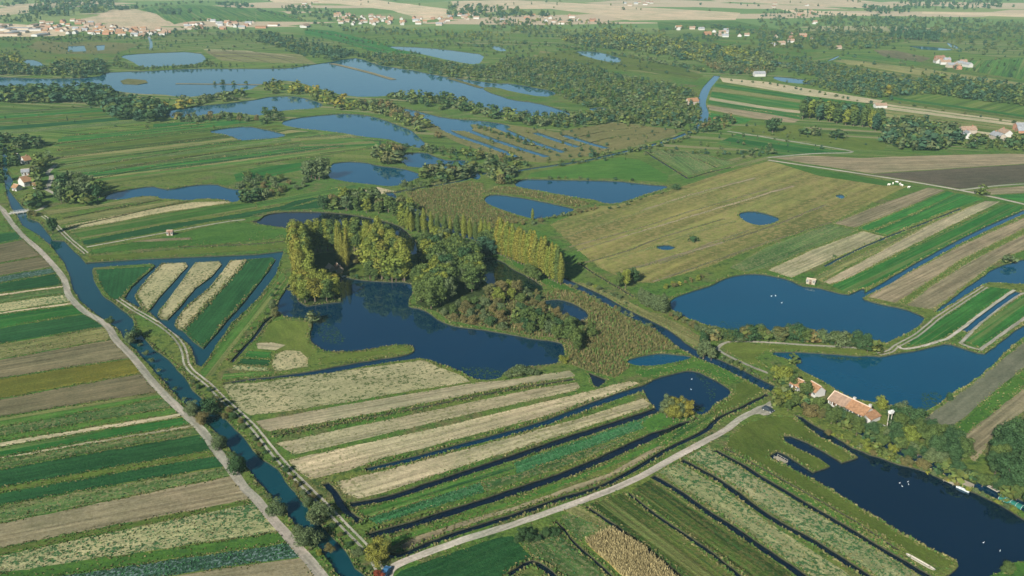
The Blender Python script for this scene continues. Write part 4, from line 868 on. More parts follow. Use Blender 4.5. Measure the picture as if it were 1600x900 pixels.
plant([g(833, 437), g(838, 440), g(826, 434)], [('broadleaf_tree', 'green', 1)], (7, 9), 'in front of the golden poplar row')
plant(fill([(756,460),(800,456),(812,470),(790,478),(765,474)], 4.6, 9), [('broadleaf_tree', 'green', 1), ('broadleaf_tree', 'brown', 1), ('broadleaf_tree', 'yellowgreen', 1)], (6.5, 9.5), 'below the dark green pond', 'trees below the dark green pond')
plant(fill([(798,495),(815,488),(850,500),(880,520),(905,520),(915,545),(895,556),(884,540),(860,530),(820,520)], 4.4, 20), [('broadleaf_tree', 'green', 2), ('broadleaf_tree', 'dark', 1), ('broadleaf_tree', 'willow', 1)], (5.5, 8.5), 'at the right tip of the large pond', 'trees at the right end of the large pond')
BR = [('shrub', 'brown', 4), ('shrub', 'green', 2), ('shrub', 'willow', 2), ('shrub', 'dark', 1)]
plant(fill([(690,492),(720,470),(755,478),(790,480),(810,492),(830,520),(800,518),(740,508),(710,504)], 4.2, 46), BR, (3.0, 5.2), 'in the brown thicket on the pond shore', 'bushes of the brown thicket')
plant(fill([(800,458),(840,462),(845,478),(870,492),(888,504),(925,510),(930,530),(880,515),(840,500),(812,480)], 4.4, 34), BR, (2.8, 5), 'around the small pond', 'bushes round the small blue pond')
# wood above the dark curved pond
plant(fill([(505,328),(530,316),(570,310),(600,318),(640,330),(668,352),(640,345),(600,337),(560,331)], 5.6, 34), RT+[('shrub', 'brown', 1)], (7.5, 11), 'in the wood above the dark curved pond', 'trees above the dark curved pond')
plant([g(482, 279), g(487, 281), g(493, 280), g(499, 281), g(505, 280)], [('broadleaf_tree', 'willow', 1)], (13, 16), 'at the left end of the oval pond', 'tall trees at the oval pond')
MX = [('broadleaf_tree', 'green', 2), ('broadleaf_tree', 'willow', 2), ('broadleaf_tree', 'dark', 1), ('shrub', 'brown', 1)]
plant(fill([(585,245),(600,238),(625,245),(625,258),(600,257)], 6, 12), MX, (8, 12), 'above the oval pond', 'trees above the oval pond')
plant(fill([(662,268),(690,270),(735,262),(735,282),(690,286),(660,280)], 5.5, 18), MX, (7, 10), 'between the oval pond and the curved pond', 'trees between two blue ponds')
plant(fill([(620,290),(660,286),(700,286),(640,300)], 5.5, 10), [('shrub', 'green', 1), ('shrub', 'willow', 1)], (3, 5), 'on the bank of the side stream', 'bushes of the side stream')
plant(fill([(757,262),(800,268),(815,278),(795,290),(765,285)], 6, 12), MX, (6, 9), 'left of the wedge shaped pond', 'trees left of the wedge pond')
plant(fill([(365,300),(390,275),(440,280),(475,285),(500,284),(455,300),(430,308),(385,314)], 6, 30), [('shrub', 'willow', 2), ('shrub', 'brown', 1), ('shrub', 'green', 2)], (3.5, 6), 'in the scrub left of the oval pond', 'bushes left of the oval pond')
plant(fill([(378,312),(400,308),(405,317),(382,320)], 4, 6), [('broadleaf_tree', 'dark', 1)], (6, 8), 'beside the irregular pond', 'trees at the irregular pond')
plant(fill([(640,235),(700,240),(760,245),(800,250),(780,262),(740,248),(680,235)], 6, 16), MX, (4, 7), 'along the upper shore of the curved pond', 'trees along the curved pond')
# left farm
plant(fill([(88,318),(95,300),(120,290),(150,292),(162,305),(155,318),(120,322)], 5.5, 22), [('broadleaf_tree', 'willow', 2), ('broadleaf_tree', 'green', 2), ('broadleaf_tree', 'dark', 1)], (9, 13), 'in the copse right of the farm', 'trees of the copse by the farm')
plant(fill([(56,245),(78,250),(70,262),(62,275),(66,300),(72,318),(50,330),(45,316),(58,296),(52,262)], 5.0, 16), [('broadleaf_tree', 'willow', 1), ('broadleaf_tree', 'dark', 1), ('broadleaf_tree', 'green', 1)], (6, 9), 'around the farm yard', 'trees around the farm yard')
plant(fill([(14,240),(28,238),(26,258),(22,280),(16,270)], 5, 6), [('broadleaf_tree', 'dark', 1), ('broadleaf_tree', 'green', 1)], (6, 8), 'between the farm and the canal', 'trees around the farm yard')
plant([g(-2, 262), g(0, 285), g(2, 243)], [('broadleaf_tree', 'dark', 1)], (8, 10), 'on the left canal bank opposite the farm')
plant([g(50, 336), g(56, 338)], [('shrub', 'brown', 1)], (3, 4), 'at the far end of the small bridge')
plant(fill([(-6,216),(40,220),(66,226),(60,236),(10,234),(-6,236)], 5.5, 16), [('broadleaf_tree', 'dark', 2), ('broadleaf_tree', 'willow', 1)], (6, 9), 'in the copse beyond the left farm', 'trees around the farm yard')
# canal banks
for x, y, kd, lf, hp, wf, lab in [(83,364,'broadleaf_tree','dark',26,1,'small tree on the bank below the canal bridge'), (214,528,'shrub','dark',18,1,'dark bush on the inner canal bank'), (202,536,'shrub','willow',20,1.1,'brown bush standing at the water beside the lane'),
    (172,506,'shrub','green',12,1,'low green bush between lane and canal'), (302,652,'broadleaf_tree','willow',28,1,'pale slender tree at the narrowest lane bend'), (317,662,'shrub','brown',20,1,'brown bush behind the pale slender tree'), (345,700,'shrub','willow',26,1.1,'rounded pale bush between lane and canal'),
    (373,738,'shrub','dark',36,1,'upright dark bush between lane and canal'), (434,806,'shrub','willow',29,1.15,'wide grey green bush beside the lane'), (478,852,'shrub','willow',32,1.2,'widest grey green bush beside the lane'), (498,868,'shrub','gold',12,1,'small golden bush next to the widest one'),
    (499,816,'shrub','willow',34,1,'grey green bush at the canal between two tracks'), (590,884,'willow_tree','gold',48,.9,'golden tree where the track meets the gravel road'), (483,790,'shrub','willow',18,1,'small bush on the right canal bank'), (515,862,'shrub','brown',14,1,'low bush on the bank opposite the golden tree'),
    (560,870,'shrub','willow',18,1,'pale bush left of the golden tree'), (591,906,'shrub','red',16,1.1,'bright red bush at the lower edge'), (325,645,'shrub','dark',24,1.2,'dark bush on the right bank of the canal'), (352,655,'shrub','brown',12,1,'yellow bush on the right bank of the canal'),
    (487,504,'broadleaf_tree','willow',20,1,'small grey green tree at the pond corner'), (430,494,'shrub','brown',14,1,'brown bush at the head of the small ditch'), (426,482,'shrub','willow',16,1,'pale bush beside the green strip'),
    (977,449,'broadleaf_tree','yellowgreen',30,.9,'yellow green tree at the meadow corner'), (967,450,'broadleaf_tree','green',26,.8,'green tree left of the meadow corner tree'), (990,441,'broadleaf_tree','dark',24,1,'dark tree right of the meadow corner tree'),
    (1082,378,'broadleaf_tree','dark',12,1.1,'small round tree alone in the yellow meadow'), (1535,305,'broadleaf_tree','green',16,1,'round tree at the crossing of two farm tracks'), (1528,304,'shrub','dark',8,1,'low bush beside the tree at the track crossing'),
    (1578,411,'broadleaf_tree','willow',16,1.1,'grey green tree at the head of the right pond'), (832,344,'lombardy_poplar','yellowgreen',18,1.4,'lone yellow poplar beside the second blue pond'), (1098,538,'broadleaf_tree','dark',22,1,'round dark tree at the stream junction'),
    (1099,560,'willow_tree','willow',34,1,'bushy pollard willow on the near stream bank'), (1111,563,'broadleaf_tree','willow',22,.8,'small tree right of the pollard willow'), (1240,568,'broadleaf_tree','green',16,1.1,'small green tree at the tip of the farmhouse pond'),
    (1376,641,'broadleaf_tree','yellowgreen',24,1.15,'round yellow green tree beside the long farmhouse'), (1483,625,'shrub','dark',12,1,'dark bush on the right shore of the farmhouse pond'), (880,568,'shrub','yellowgreen',14,1,'yellow bush at the right tip of the large pond'),
    (840,587,'shrub','willow',11,1,'right one of the grey bushes on the lower pond shore'), (828,586,'shrub','willow',13,1,'middle grey bush on the lower pond shore'), (810,587,'shrub','willow',16,1.3,'widest grey bush on the lower pond shore'), (795,590,'shrub','willow',12,1,'left grey bush on the lower pond shore'),
    (1055,296,'shrub','dark',10,1.1,'dark bush at the tip of the wedge shaped pond'), (1207,207,'broadleaf_tree','dark',24,1.2,'big dark round tree above the green field'), (1255,210,'broadleaf_tree','dark',12,1,'small round tree right of the big dark tree'), (1272,212,'broadleaf_tree','willow',16,1,'grey tree in the olive pasture'), (1306,216,'broadleaf_tree','dark',16,1,'dark tree in the olive pasture'),
    (1386,151,'lombardy_poplar','gold',18,2.0,'lone golden poplar beside the far dark wood'), (1392,157,'shrub','blue',8,1,'low bush beside the lone golden poplar'), (1304,402,'shrub','dark',5,1,'tiny dark bush in the meadow'), (1573,896,'shrub','green',22,1,'green bush on the point in the lower right corner')]:
    SPEC.append((kd, lf, *g(x, y), hp/ppm(y), lab, None, wf))
plant([g(1042, 652), g(1052, 655), g(1063, 654), g(1072, 652), (g(1056, 648))], [('willow_tree', 'gold', 1), ('willow_tree', 'willow', 1)], (7, 9), 'on the bank of the round pond', 'willows of the round pond', .9)
plant(along([(998,470),(1008,478),(1020,484),(1032,488),(1042,490)], 8, 1), [('lombardy_poplar', 'willow', 1)], (6.5, 9), 'in the upright willow row by the big pond', 'upright willows by the big pond', 2.6)
plant(along([(1045,492),(1065,503),(1085,515),(1105,524)], 10, 1.2), [('shrub', 'brown', 1), ('shrub', 'willow', 1)], (2, 3.6), 'between stream and big pond', 'bushes on the stream strip')
plant(along([(1112,530),(1150,532),(1200,531),(1250,534),(1300,538),(1345,543),(1372,548)], 40, 1.6), [('broadleaf_tree', 'green', 2), ('broadleaf_tree', 'brown', 1), ('shrub', 'dark', 1), ('shrub', 'willow', 1)], (4.2, 7.2), 'in the hedge below the big pond', 'hedge trees below the big pond', 1.2)
plant([g(1233, 530), g(1248, 532), g(1340, 540), g(1352, 545), g(1355, 550)], [('broadleaf_tree', 'dark', 1)], (6.5, 8), 'rising above the hedge below the big pond')
HG = [('broadleaf_tree', 'dark', 3), ('broadleaf_tree', 'green', 3), ('shrub', 'brown', 1), ('shrub', 'yellowgreen', 1)]
plant(fill([(1207,618),(1230,618),(1270,634),(1310,655),(1350,672),(1345,688),(1300,668),(1260,650),(1215,638)], 3.6, 42), HG, (4, 6.8), 'in the thicket below the farmhouse', 'trees of the thicket below the farmhouse', 1.15)
plant(fill([(1350,680),(1400,702),(1450,724),(1510,750),(1500,756),(1450,738),(1400,722),(1350,700)], 3.6, 34), HG, (3.2, 5.6), 'on the bank above the large dark pond', 'bank trees above the large dark pond', 1.15)
plant(along([(1202,594),(1215,596),(1228,602),(1240,606)], 7, 1), [('broadleaf_tree', 'green', 1), ('broadleaf_tree', 'yellowgreen', 1)], (5, 7.5), 'left of the small outbuildings', 'trees left of the outbuildings')
plant([g(1257, 616), g(1262, 618)], [('broadleaf_tree', 'green', 1)], (5, 5.6), 'between the two small outbuildings')
plant(fill([(1396,640),(1415,630),(1448,632),(1440,645),(1412,650),(1395,655)], 3.4, 9), [('shrub', 'yellowgreen', 1), ('shrub', 'willow', 1)], (3, 4.4), 'overhanging the pond right of the farmhouse', 'overhanging bushes by the farmhouse', 1.2)
plant(fill([(1398,662),(1430,660),(1445,675),(1490,690),(1508,716),(1490,735),(1430,706),(1396,690)], 4.2, 34), HG[:2]+[('broadleaf_tree', 'yellowgreen', 1)], (5, 8.5), 'in the wood below the white pole box', 'trees of the wood by the pole box', 1.1)
plant(fill([(1530,735),(1560,705),(1600,690),(1660,700),(1760,760),(1760,850),(1650,800),(1590,770),(1540,752)], 5.0, 46), [('broadleaf_tree', 'dark', 3), ('broadleaf_tree', 'green', 1)], (8, 12), 'in the dark wood at the right edge', 'trees of the dark wood', 1.1)
plant(fill([(808,838),(822,834),(850,832),(868,836),(862,842),(830,848),(812,850)], 2.6, 10), [('shrub', 'dark', 1)], (2.2, 3.6), 'at the corner of the lower garden', 'bushes of the lower garden')
plant(along([(940,328),(965,324),(1000,312),(1040,300)], 8, 1.5), [('shrub', 'dark', 1), ('shrub', 'willow', 1)], (1.5, 3), 'below the wedge shaped pond', 'bushes at the wedge pond')
plant(along([(800,350),(830,350),(870,340),(900,335),(935,325)], 14, 1.5), [('shrub', 'brown', 1), ('shrub', 'willow', 1)], (1.6, 3.2), 'on the upper meadow edge', 'bushes at the meadow edge')
plant(along([(1040,452),(1060,445),(1080,440),(1100,434)], 9, 1.5), [('shrub', 'brown', 1), ('shrub', 'yellowgreen', 1)], (1.5, 3), 'on the meadow side of the big pond', 'bushes at the meadow edge')
plant(along([(1125,560),(1150,574),(1175,584),(1200,596)], 7, 1.0), [('shrub', 'willow', 2), ('shrub', 'green', 1)], (1.6, 3), 'beside the narrow path at the stream', 'bushes of the diagonal stream')
plant(along([(885,446),(930,468),(970,490),(1000,506),(1024,520)], 16, 1.2), [('shrub', 'willow', 2), ('shrub', 'brown', 1)], (1.4, 3), 'on the left bank of the diagonal stream', 'bushes of the diagonal stream')
plant(along([(920,446),(950,460),(985,476)], 9, 1.2), [('shrub', 'willow', 2), ('shrub', 'yellowgreen', 1)], (1.4, 2.6), 'on the right bank of the diagonal stream', 'bushes of the diagonal stream')
plant(along([(1000,466),(1015,470),(1030,476),(1042,482)], 6, 1.2), [('shrub', 'willow', 2), ('shrub', 'green', 1)], (3, 4.5), 'behind the upright willow row')
plant(along([(300,596),(322,612),(345,636),(380,668),(410,702),(440,732),(462,760),(492,790),(520,826),(548,860)], 26, .8), [('shrub', 'brown', 2), ('shrub', 'willow', 2), ('shrub', 'dark', 1)], (1.2, 2.8), 'on the right canal bank below the islands', 'bushes of the right canal bank')
plant(along([(190,512),(222,548),(262,596),(295,634),(330,672),(366,716),(410,768),(455,818),(500,872)], 20, .5), [('shrub', 'willow', 2), ('shrub', 'dark', 1)], (1.0, 2.2), 'between the lane and the canal', 'bushes between lane and canal')
plant(along([(436,440),(428,462),(424,480),(400,508),(375,540),(350,570)], 12, .5), [('shrub', 'brown', 1), ('shrub', 'dark', 1)], (1.0, 2.0), 'along the small ditch of the garden', 'bushes of the garden ditch')
plant(along([(1212,614),(1240,626),(1275,642),(1310,658),(1350,676),(1400,700),(1450,722),(1500,745),(1560,770),(1600,790)], 46, 1.2), [('broadleaf_tree', 'dark', 2), ('broadleaf_tree', 'green', 2), ('broadleaf_tree', 'willow', 1)], (3.6, 6.2), 'in the tree line over the hidden stream', 'tree line over the stream')
plant(along([(1222,600),(1262,622),(1290,640),(1330,660),(1376,684)], 16, .8), [('shrub', 'green', 1), ('shrub', 'dark', 1)], (1.6, 2.8), 'in the low hedge in front of the farmhouse', 'low hedge of the farmhouse')
plant(along([(1290,676),(1330,695),(1370,712),(1420,728),(1480,752),(1540,778),(1590,804)], 26, .6), [('shrub', 'brown', 2), ('shrub', 'yellowgreen', 1), ('shrub', 'willow', 1)], (1.0, 2.2), 'on the reedy shore of the dark pond', 'bushes on the shore of the dark pond')
# bands round the far lakes: individual trees
DW = [('broadleaf_tree', 'dark', 6), ('broadleaf_tree', 'blue', 3), ('broadleaf_tree', 'green', 1)]
plant(fill([(-10,160),(5,142),(60,142),(110,143),(120,160),(60,163)], 9, 46, True), DW, (9, 13), 'in the wood left of the largest lake', 'trees of the left lake wood')
plant(fill([(110,145),(150,140),(185,158),(240,165),(262,182),(240,192),(190,188),(150,168),(120,160)], 8.5, 74), DW, (9, 13.5), 'in the dark wood below the largest lake', 'trees of the lower lake wood')
plant([g(258, 172), g(283, 170), g(298, 167)], [('broadleaf_tree', 'gold', 1)], (9, 12), 'standing out below the largest lake')
plant(fill([(270,186),(330,182),(400,184),(405,190),(340,192),(280,192)], 8, 18), [('shrub', 'willow', 2), ('shrub', 'brown', 1)], (4, 7), 'on the lower shore of the curved lake', 'bushes of the curved lake')
plant(fill([(270,163),(340,152),(392,146),(400,152),(350,160),(290,166)], 8, 18), [('broadleaf_tree', 'willow', 1), ('broadleaf_tree', 'green', 1)], (6, 9), 'above the curved lake', 'trees between the two lakes')
plant(fill([(410,134),(450,132),(480,140),(530,155),(560,168),(545,176),(505,165),(480,152),(420,146)], 8, 34), [('broadleaf_tree', 'gold', 1), ('broadleaf_tree', 'yellowgreen', 2), ('broadleaf_tree', 'green', 2)], (7, 10), 'on the golden bank of the largest lake', 'trees of the golden bank')
plant(fill([(540,168),(600,162),(640,180),(690,208),(690,222),(665,215),(630,196),(590,178)], 8, 34), [('broadleaf_tree', 'green', 2), ('shrub', 'brown', 2), ('broadleaf_tree', 'willow', 1)], (6, 9), 'beside the lake with bushy banks', 'trees of the bushy banks')
plant(fill([(600,153),(650,150),(700,156),(760,172),(830,186),(850,198),(790,190),(740,180),(690,172),(640,163)], 8.5, 44), [('broadleaf_tree', 'dark', 2), ('broadleaf_tree', 'green', 2), ('broadleaf_tree', 'willow', 1)], (7, 10.5), 'on the right shore of the largest lake', 'trees of the right lake shore')
plant(fill([(412,172),(435,172),(430,200),(410,196)], 7, 8), [('broadleaf_tree', 'dark', 1), ('broadleaf_tree', 'willow', 1)], (6, 9), 'left of the bushy lake', 'trees between the two lakes')
plant(fill([(1252,186),(1275,188),(1320,196),(1370,205),(1376,198),(1340,190),(1290,182),(1256,178)], 7, 44), [('poplar_tree', 'green', 3), ('poplar_tree', 'yellowgreen', 1), ('poplar_tree', 'blue', 1)], (15, 18), 'in the poplar block beside striped fields', 'poplars of the far block', 1.5)
plant(along([(1392,61),(1420,62),(1468,66)], 14, 2), [('poplar_tree', 'blue', 1)], (18, 22), 'in the thin far poplar row', 'poplars of the thin far row', 1.2)
def shown(t): return t[4]/math.hypot(t[2], t[3], CAM_H)
for kd in KIND_CAT:
    T = sorted([t for t in SPEC if t[0] == kd], key=shown, reverse=True)
    for t in T[:296]: tree(*t)
    for t in T[296:]: WOODS.setdefault(t[1], []).append((t[2], t[3], t[4], 1 if kd == 'poplar_tree' else 0))
    print(kd, len(T))

# ------------------------------------------------------------------ distant woods: one mass each kind of green, nobody could count them
def wood(px, n, hr, leafs, space=9, per=46, water=False):
    for X, Y in fill(px, 6.2, n, water):
        WOODS.setdefault(rnd.choice(leafs), []).append((X, Y, rnd.uniform(*hr), rnd.choice((0, 0, 1))))
D, G2, Bl, Wi, Br, YG = 'dark', 'green', 'blue', 'willow', 'brown', 'yellowgreen'
for px, n, hr, lf in [
    ([(0,98),(40,112),(80,108),(100,100),(160,100),(165,116),(120,119),(0,117)], 150, (7, 12), [Bl, G2, Wi, D]),
    ([(-20,82),(30,88),(50,110),(20,112),(-20,110)], 40, (7, 11), [G2, YG, Wi]),
    ([(405,52),(460,60),(500,72),(550,84),(600,95),(560,92),(520,96),(480,90),(430,74),(400,66)], 200, (9, 14), [Bl, D, Bl, G2]),
    ([(550,86),(600,84),(660,92),(740,106),(770,104),(800,90),(850,92),(900,100),(960,118),(1080,140),(1094,160),(1090,188),(1050,198),(960,186),(870,150),(800,128),(720,119),(640,108),(590,98)], 900, (4, 8.5), [D, G2, Wi, G2, Wi, Bl]),
    ([(815,178),(880,182),(960,178),(1060,180),(1090,190),(1060,200),(960,192),(880,200),(820,196)], 200, (4, 8), [D, G2, Wi, G2, Bl]),
    ([(180,86),(190,100),(215,106),(300,104),(325,96),(340,102),(400,105),(300,107),(215,110),(175,104)], 60, (4, 7), [G2, D, Wi]),
    ([(75,-8),(180,-6),(190,12),(160,22),(100,26),(60,28),(40,24)], 190, (11, 18), [Bl, Bl, D, G2]),
    ([(170,14),(235,12),(200,15),(170,20)], 20, (8, 12), [Bl, D]),
    ([(-20,-4),(80,-6),(70,6),(0,12),(-20,12)], 60, (8, 14), [Bl, G2]),
    ([(0,24),(40,20),(60,28),(75,34),(40,36),(0,36)], 50, (8, 13), [Bl, D, G2]),
    ([(-20,59),(60,60),(130,56),(190,58),(270,50),(290,50),(280,58),(190,62),(80,64),(-20,66)], 170, (5, 9), [Bl, D, G2]),
    ([(270,48),(300,42),(400,50),(400,62),(330,60),(280,56)], 110, (6, 10), [Bl, G2, Wi]),
    ([(330,4),(400,8),(395,16),(350,12)], 30, (8, 12), [Bl]), ([(248,18),(275,16),(325,20),(290,24),(255,24)], 26, (8, 12), [Bl, D]),
    ([(440,12),(470,10),(520,18),(570,30),(560,40),(500,32),(455,24)], 130, (9, 14), [Bl, D, G2]),
    ([(525,40),(560,42),(640,46),(700,48),(800,52),(800,66),(720,64),(640,58),(540,52)], 230, (5, 10), [Bl, G2, Wi, YG]),
    ([(600,58),(680,60),(760,62),(800,66),(840,80),(800,86),(740,74),(660,70),(610,66)], 100, (4, 7), [G2, Wi, Bl]),
    ([(695,12),(720,8),(760,12),(800,16),(850,20),(880,28),(800,30),(740,34),(700,26)], 120, (8, 14), [Bl, G2, D]),
    ([(740,34),(800,32),(850,42),(880,52),(820,56),(750,46)], 120, (7, 12), [Bl, G2, Wi]),
    ([(805,30),(900,32),(960,36),(1030,50),(1060,62),(1000,64),(920,56),(850,54),(805,56)], 260, (6, 11), [Bl, G2, Wi, YG]),
    ([(870,62),(960,52),(1050,66),(1110,74),(1200,84),(1210,110),(1150,112),(1080,96),(1000,82),(920,74)], 420, (8, 14), [Wi, Wi, Bl, G2, YG]),
    ([(1045,60),(1090,52),(1140,54),(1120,66),(1060,66)], 50, (7, 10), [D, Bl]),
    ([(1200,14),(1260,18),(1330,24),(1420,26),(1500,30),(1620,36),(1620,60),(1500,62),(1400,56),(1320,60),(1240,50),(1180,36)], 620, (6, 12), [Bl, G2, Wi, Bl]),
    ([(1180,50),(1260,50),(1360,54),(1400,66),(1380,76),(1300,78),(1220,76),(1190,70)], 300, (7, 13), [Bl, Wi, G2]),
    ([(1480,40),(1620,34),(1700,40),(1700,86),(1600,90),(1500,84),(1470,74)], 280, (6, 11), [Bl, G2, Wi]),
    ([(1400,2),(1460,0),(1560,2),(1570,12),(1500,16),(1420,14)], 90, (9, 14), [Bl, D]),
    ([(1540,-4),(1640,-4),(1640,3),(1540,3)], 20, (9, 13), [Bl]),
    ([(1350,12),(1420,14),(1425,24),(1360,22)], 40, (9, 13), [Bl, D]),
    ([(1215,104),(1260,98),(1330,110),(1400,122),(1450,130),(1450,148),(1400,150),(1370,154),(1300,142),(1250,132),(1290,126)], 420, (5, 9), [Bl, G2, Wi, Bl]),
    ([(1440,122),(1500,126),(1600,140),(1700,150),(1700,180),(1600,166),(1500,154),(1445,146)], 300, (7, 12), [Bl, D, G2]),
    ([(1195,30),(1205,82),(1260,90),(1245,96),(1200,94),(1180,60)], 90, (6, 9), [Bl, G2]),
    ([(1388,200),(1420,198),(1480,206),(1500,222),(1460,238),(1400,234),(1385,222)], 110, (8, 13), [G2, D, Bl, Wi]),
    ([(1500,218),(1560,222),(1640,210),(1640,226),(1600,236),(1500,232)], 90, (4, 8), [D, G2]),
    ([(1100,100),(1180,108),(1210,112),(1190,118),(1120,112)], 60, (6, 9), [Br, Wi]),
    ([(1098,196),(1140,186),(1150,192),(1120,206),(1095,208)], 30, (4, 7), [D, G2, Br]),
    ([(1110,40),(1170,44),(1200,52),(1180,60),(1130,52)], 40, (6, 10), [Bl]),
    ([(1150,240),(1200,232),(1210,242),(1160,250)], 16, (3, 5), [D, Wi]),
    ([(700,-14),(900,-12),(1200,-12),(1600,-14),(1600,-8),(900,-6),(700,-10)], 160, (10, 16), [Bl]),
    ([(0,-16),(400,-15),(400,-11),(0,-11)], 90, (10, 16), [Bl])]:
    top = sum(p[1] for p in px)/len(px)
    if 22 < top < 80: n = int(n*.8); hr = (hr[0]*.62, hr[1]*.68)
    elif 80 <= top < 160: n = int(n*1.5); hr = (hr[0]*.75, hr[1]*.8)
    wood(px, n, hr, lf)
for px, n, hr in [([(0,62),(560,60),(800,70),(1100,80),(1100,120),(800,100),(600,82),(300,80),(0,96)], 420, (2, 5)), ([(1100,40),(1600,40),(1600,150),(1300,140),(1130,118),(1150,70)], 420, (2, 6)), ([(820,200),(1090,190),(1230,200),(1380,230),(1200,240),(1000,250),(860,262),(760,262),(700,240)], 150, (1.5, 3.5)),
    ([(590,224),(660,230),(720,236),(800,250),(830,262),(790,275),(740,262),(660,236),(600,236)], 60, (2.5, 5)), ([(1290,28),(1600,36),(1600,60),(1250,60)], 200, (5, 10)), ([(0,130),(560,160),(620,190),(560,215),(300,200),(0,200)], 60, (1.5, 3)), ([(0,14),(400,-2),(800,-8),(1600,-10),(1600,16),(1200,20),(800,12),(400,6),(100,22)], 120, (5, 9))]:
    wood(px, n, hr, [D, G2, Wi, Bl], 7)
def hedge(px, n, hr, lf):
    for X, Y in along(px, n, 3):
        if not on_water([(X, Y)])[0]: WOODS.setdefault(rnd.choice(lf), []).append((X, Y, rnd.uniform(*hr), 0))
for px, n, hr in [([(0,122),(60,124),(160,120)], 40, (3, 7)), ([(470,46),(600,72),(660,86)], 26, (3, 6)), ([(270,110),(400,108),(520,99)], 26, (2, 4)), ([(280,132),(330,132),(400,133)], 12, (3, 6)), ([(555,92),(640,110),(760,128),(860,136)], 60, (4, 8)), ([(750,140),(800,158),(880,176)], 36, (3, 6)), ([(1100,126),(1200,132),(1380,166)], 20, (2, 4)),
    ([(660,178),(760,205),(860,240)], 24, (2, 4)), ([(720,190),(830,225)], 16, (2, 4)), ([(900,246),(980,238),(1060,220),(1098,200)], 26, (3, 6)), ([(830,262),(900,255),(980,240)], 16, (2, 4)), ([(1000,232),(1080,240),(1200,240)], 16, (2, 4)), ([(800,284),(880,279),(1000,285)], 12, (1.5, 3)),
    ([(1390,160),(1500,178),(1600,196)], 8, (2, 4)), ([(1250,98),(1400,118),(1600,142)], 24, (3, 6)), ([(400,16),(480,34),(520,44)], 24, (5, 9)), ([(300,32),(400,36)], 12, (4, 8)), ([(190,16),(260,8),(330,4)], 16, (6, 10)), ([(1030,50),(1100,44),(1220,56)], 18, (5, 9)), ([(820,58),(900,60),(1000,72)], 24, (5, 9)),
    ([(760,66),(900,76),(1100,112),(1200,114)], 50, (4, 8)), ([(600,68),(700,70),(800,78)], 22, (3, 6)), ([(50,20),(100,12),(180,8)], 14, (8, 12))]: hedge(px, n, hr, [D, G2, Wi, Bl])
for i, (lf, T) in enumerate(sorted(WOODS.items())):
    Vs, Fs, k = [], [], 0
    base = []
    for v in range(4):
        q = np.random.default_rng(900+v); base.append((leaf_cloud(round_lobes(q, 8, .36, .2, .84, .2), 62, .135, 50+v), leaf_cloud([(0, 0, z, .13, .16) for z in (.25, .45, .65, .85)], 50, .11, 70+v)))
    for X, Y, h, tp in T:
        V, Fq = base[rnd.randrange(4)][tp]; a = rnd.uniform(0, 6.28); c, s = math.cos(a)*h, math.sin(a)*h; w = rnd.uniform(1.1, 1.9)
        Vs.append(np.c_[(V[:, 0]*c-V[:, 1]*s)*w+X, (V[:, 0]*s+V[:, 1]*c)*w+Y, V[:, 2]*h-.05]); Fs.append(Fq+k); k += len(V)
    me = np_mesh('distant_woodland', np.concatenate(Vs), np.concatenate(Fs), [MATS['leaf_'+lf]])
    o = link('distant_woodland', me); tag(o, '%s trees of the far hedges and woods seen as one mass' % LEAF_WORD[lf], 'woodland', kind='stuff')
print('woods', {k: len(v) for k, v in WOODS.items()})
# ------------------------------------------------------------------ reeds, bank grass, crops that stand up
def tufts(pts, hs, ws, seed, blades=3):
    q = np.random.default_rng(seed); P = np.asarray(pts, float); n = len(P); Vs = []
    for b in range(blades):
        a = q.uniform(0, 6.28, n); dx, dy = np.cos(a), np.sin(a); lean = q.uniform(-.35, .35, (n, 2))*hs[:, None]
        w = ws*q.uniform(.6, 1.1, n); h = hs*q.uniform(.7, 1.1, n)
        o = q.uniform(-.2, .2, (n, 2))*ws[:, None]
        x, y = P[:, 0]+o[:, 0], P[:, 1]+o[:, 1]; z0 = P[:, 2] if P.shape[1] > 2 else np.zeros(n)
        Vs.append(np.stack([np.c_[x-dx*w*.5, y-dy*w*.5, z0-.05], np.c_[x+dx*w*.5, y+dy*w*.5, z0-.05], np.c_[x+dx*w*.4+lean[:, 0], y+dy*w*.4+lean[:, 1], z0+h], np.c_[x-dx*w*.4+lean[:, 0], y-dy*w*.4+lean[:, 1], z0+h*.85]], 1))
    V = np.concatenate(Vs).reshape(-1, 3); return V, np.arange(len(V)).reshape(-1, 4)
pts = []; q = np.random.default_rng(3)
for a, b, j in edges_w:
    pa, pb = VX[a], VX[b]; mx, my = (pa+pb)/2; d = math.hypot(mx, my, CAM_H)
    if d > 950 or mx < -500: continue
    o = OWN[j]
    l = math.hypot(*(pb-pa)); dn = mnoise.noise(Vector((mx*.06, my*.06, 0)))+.5
    sp = (.4 if d < 450 else .9 if d < 650 else 1.8)/(.35+max(0, dn))
    for t in np.arange(q.uniform(0, sp), l, sp):
        p = pa+(pb-pa)*t/l; nx, ny = (pb-pa)[1]/l, -(pb-pa)[0]/l; off = abs(q.normal(0, .7))+.05
        pts.append((p[0]+nx*off*1, p[1]+ny*off*1, dn, d))
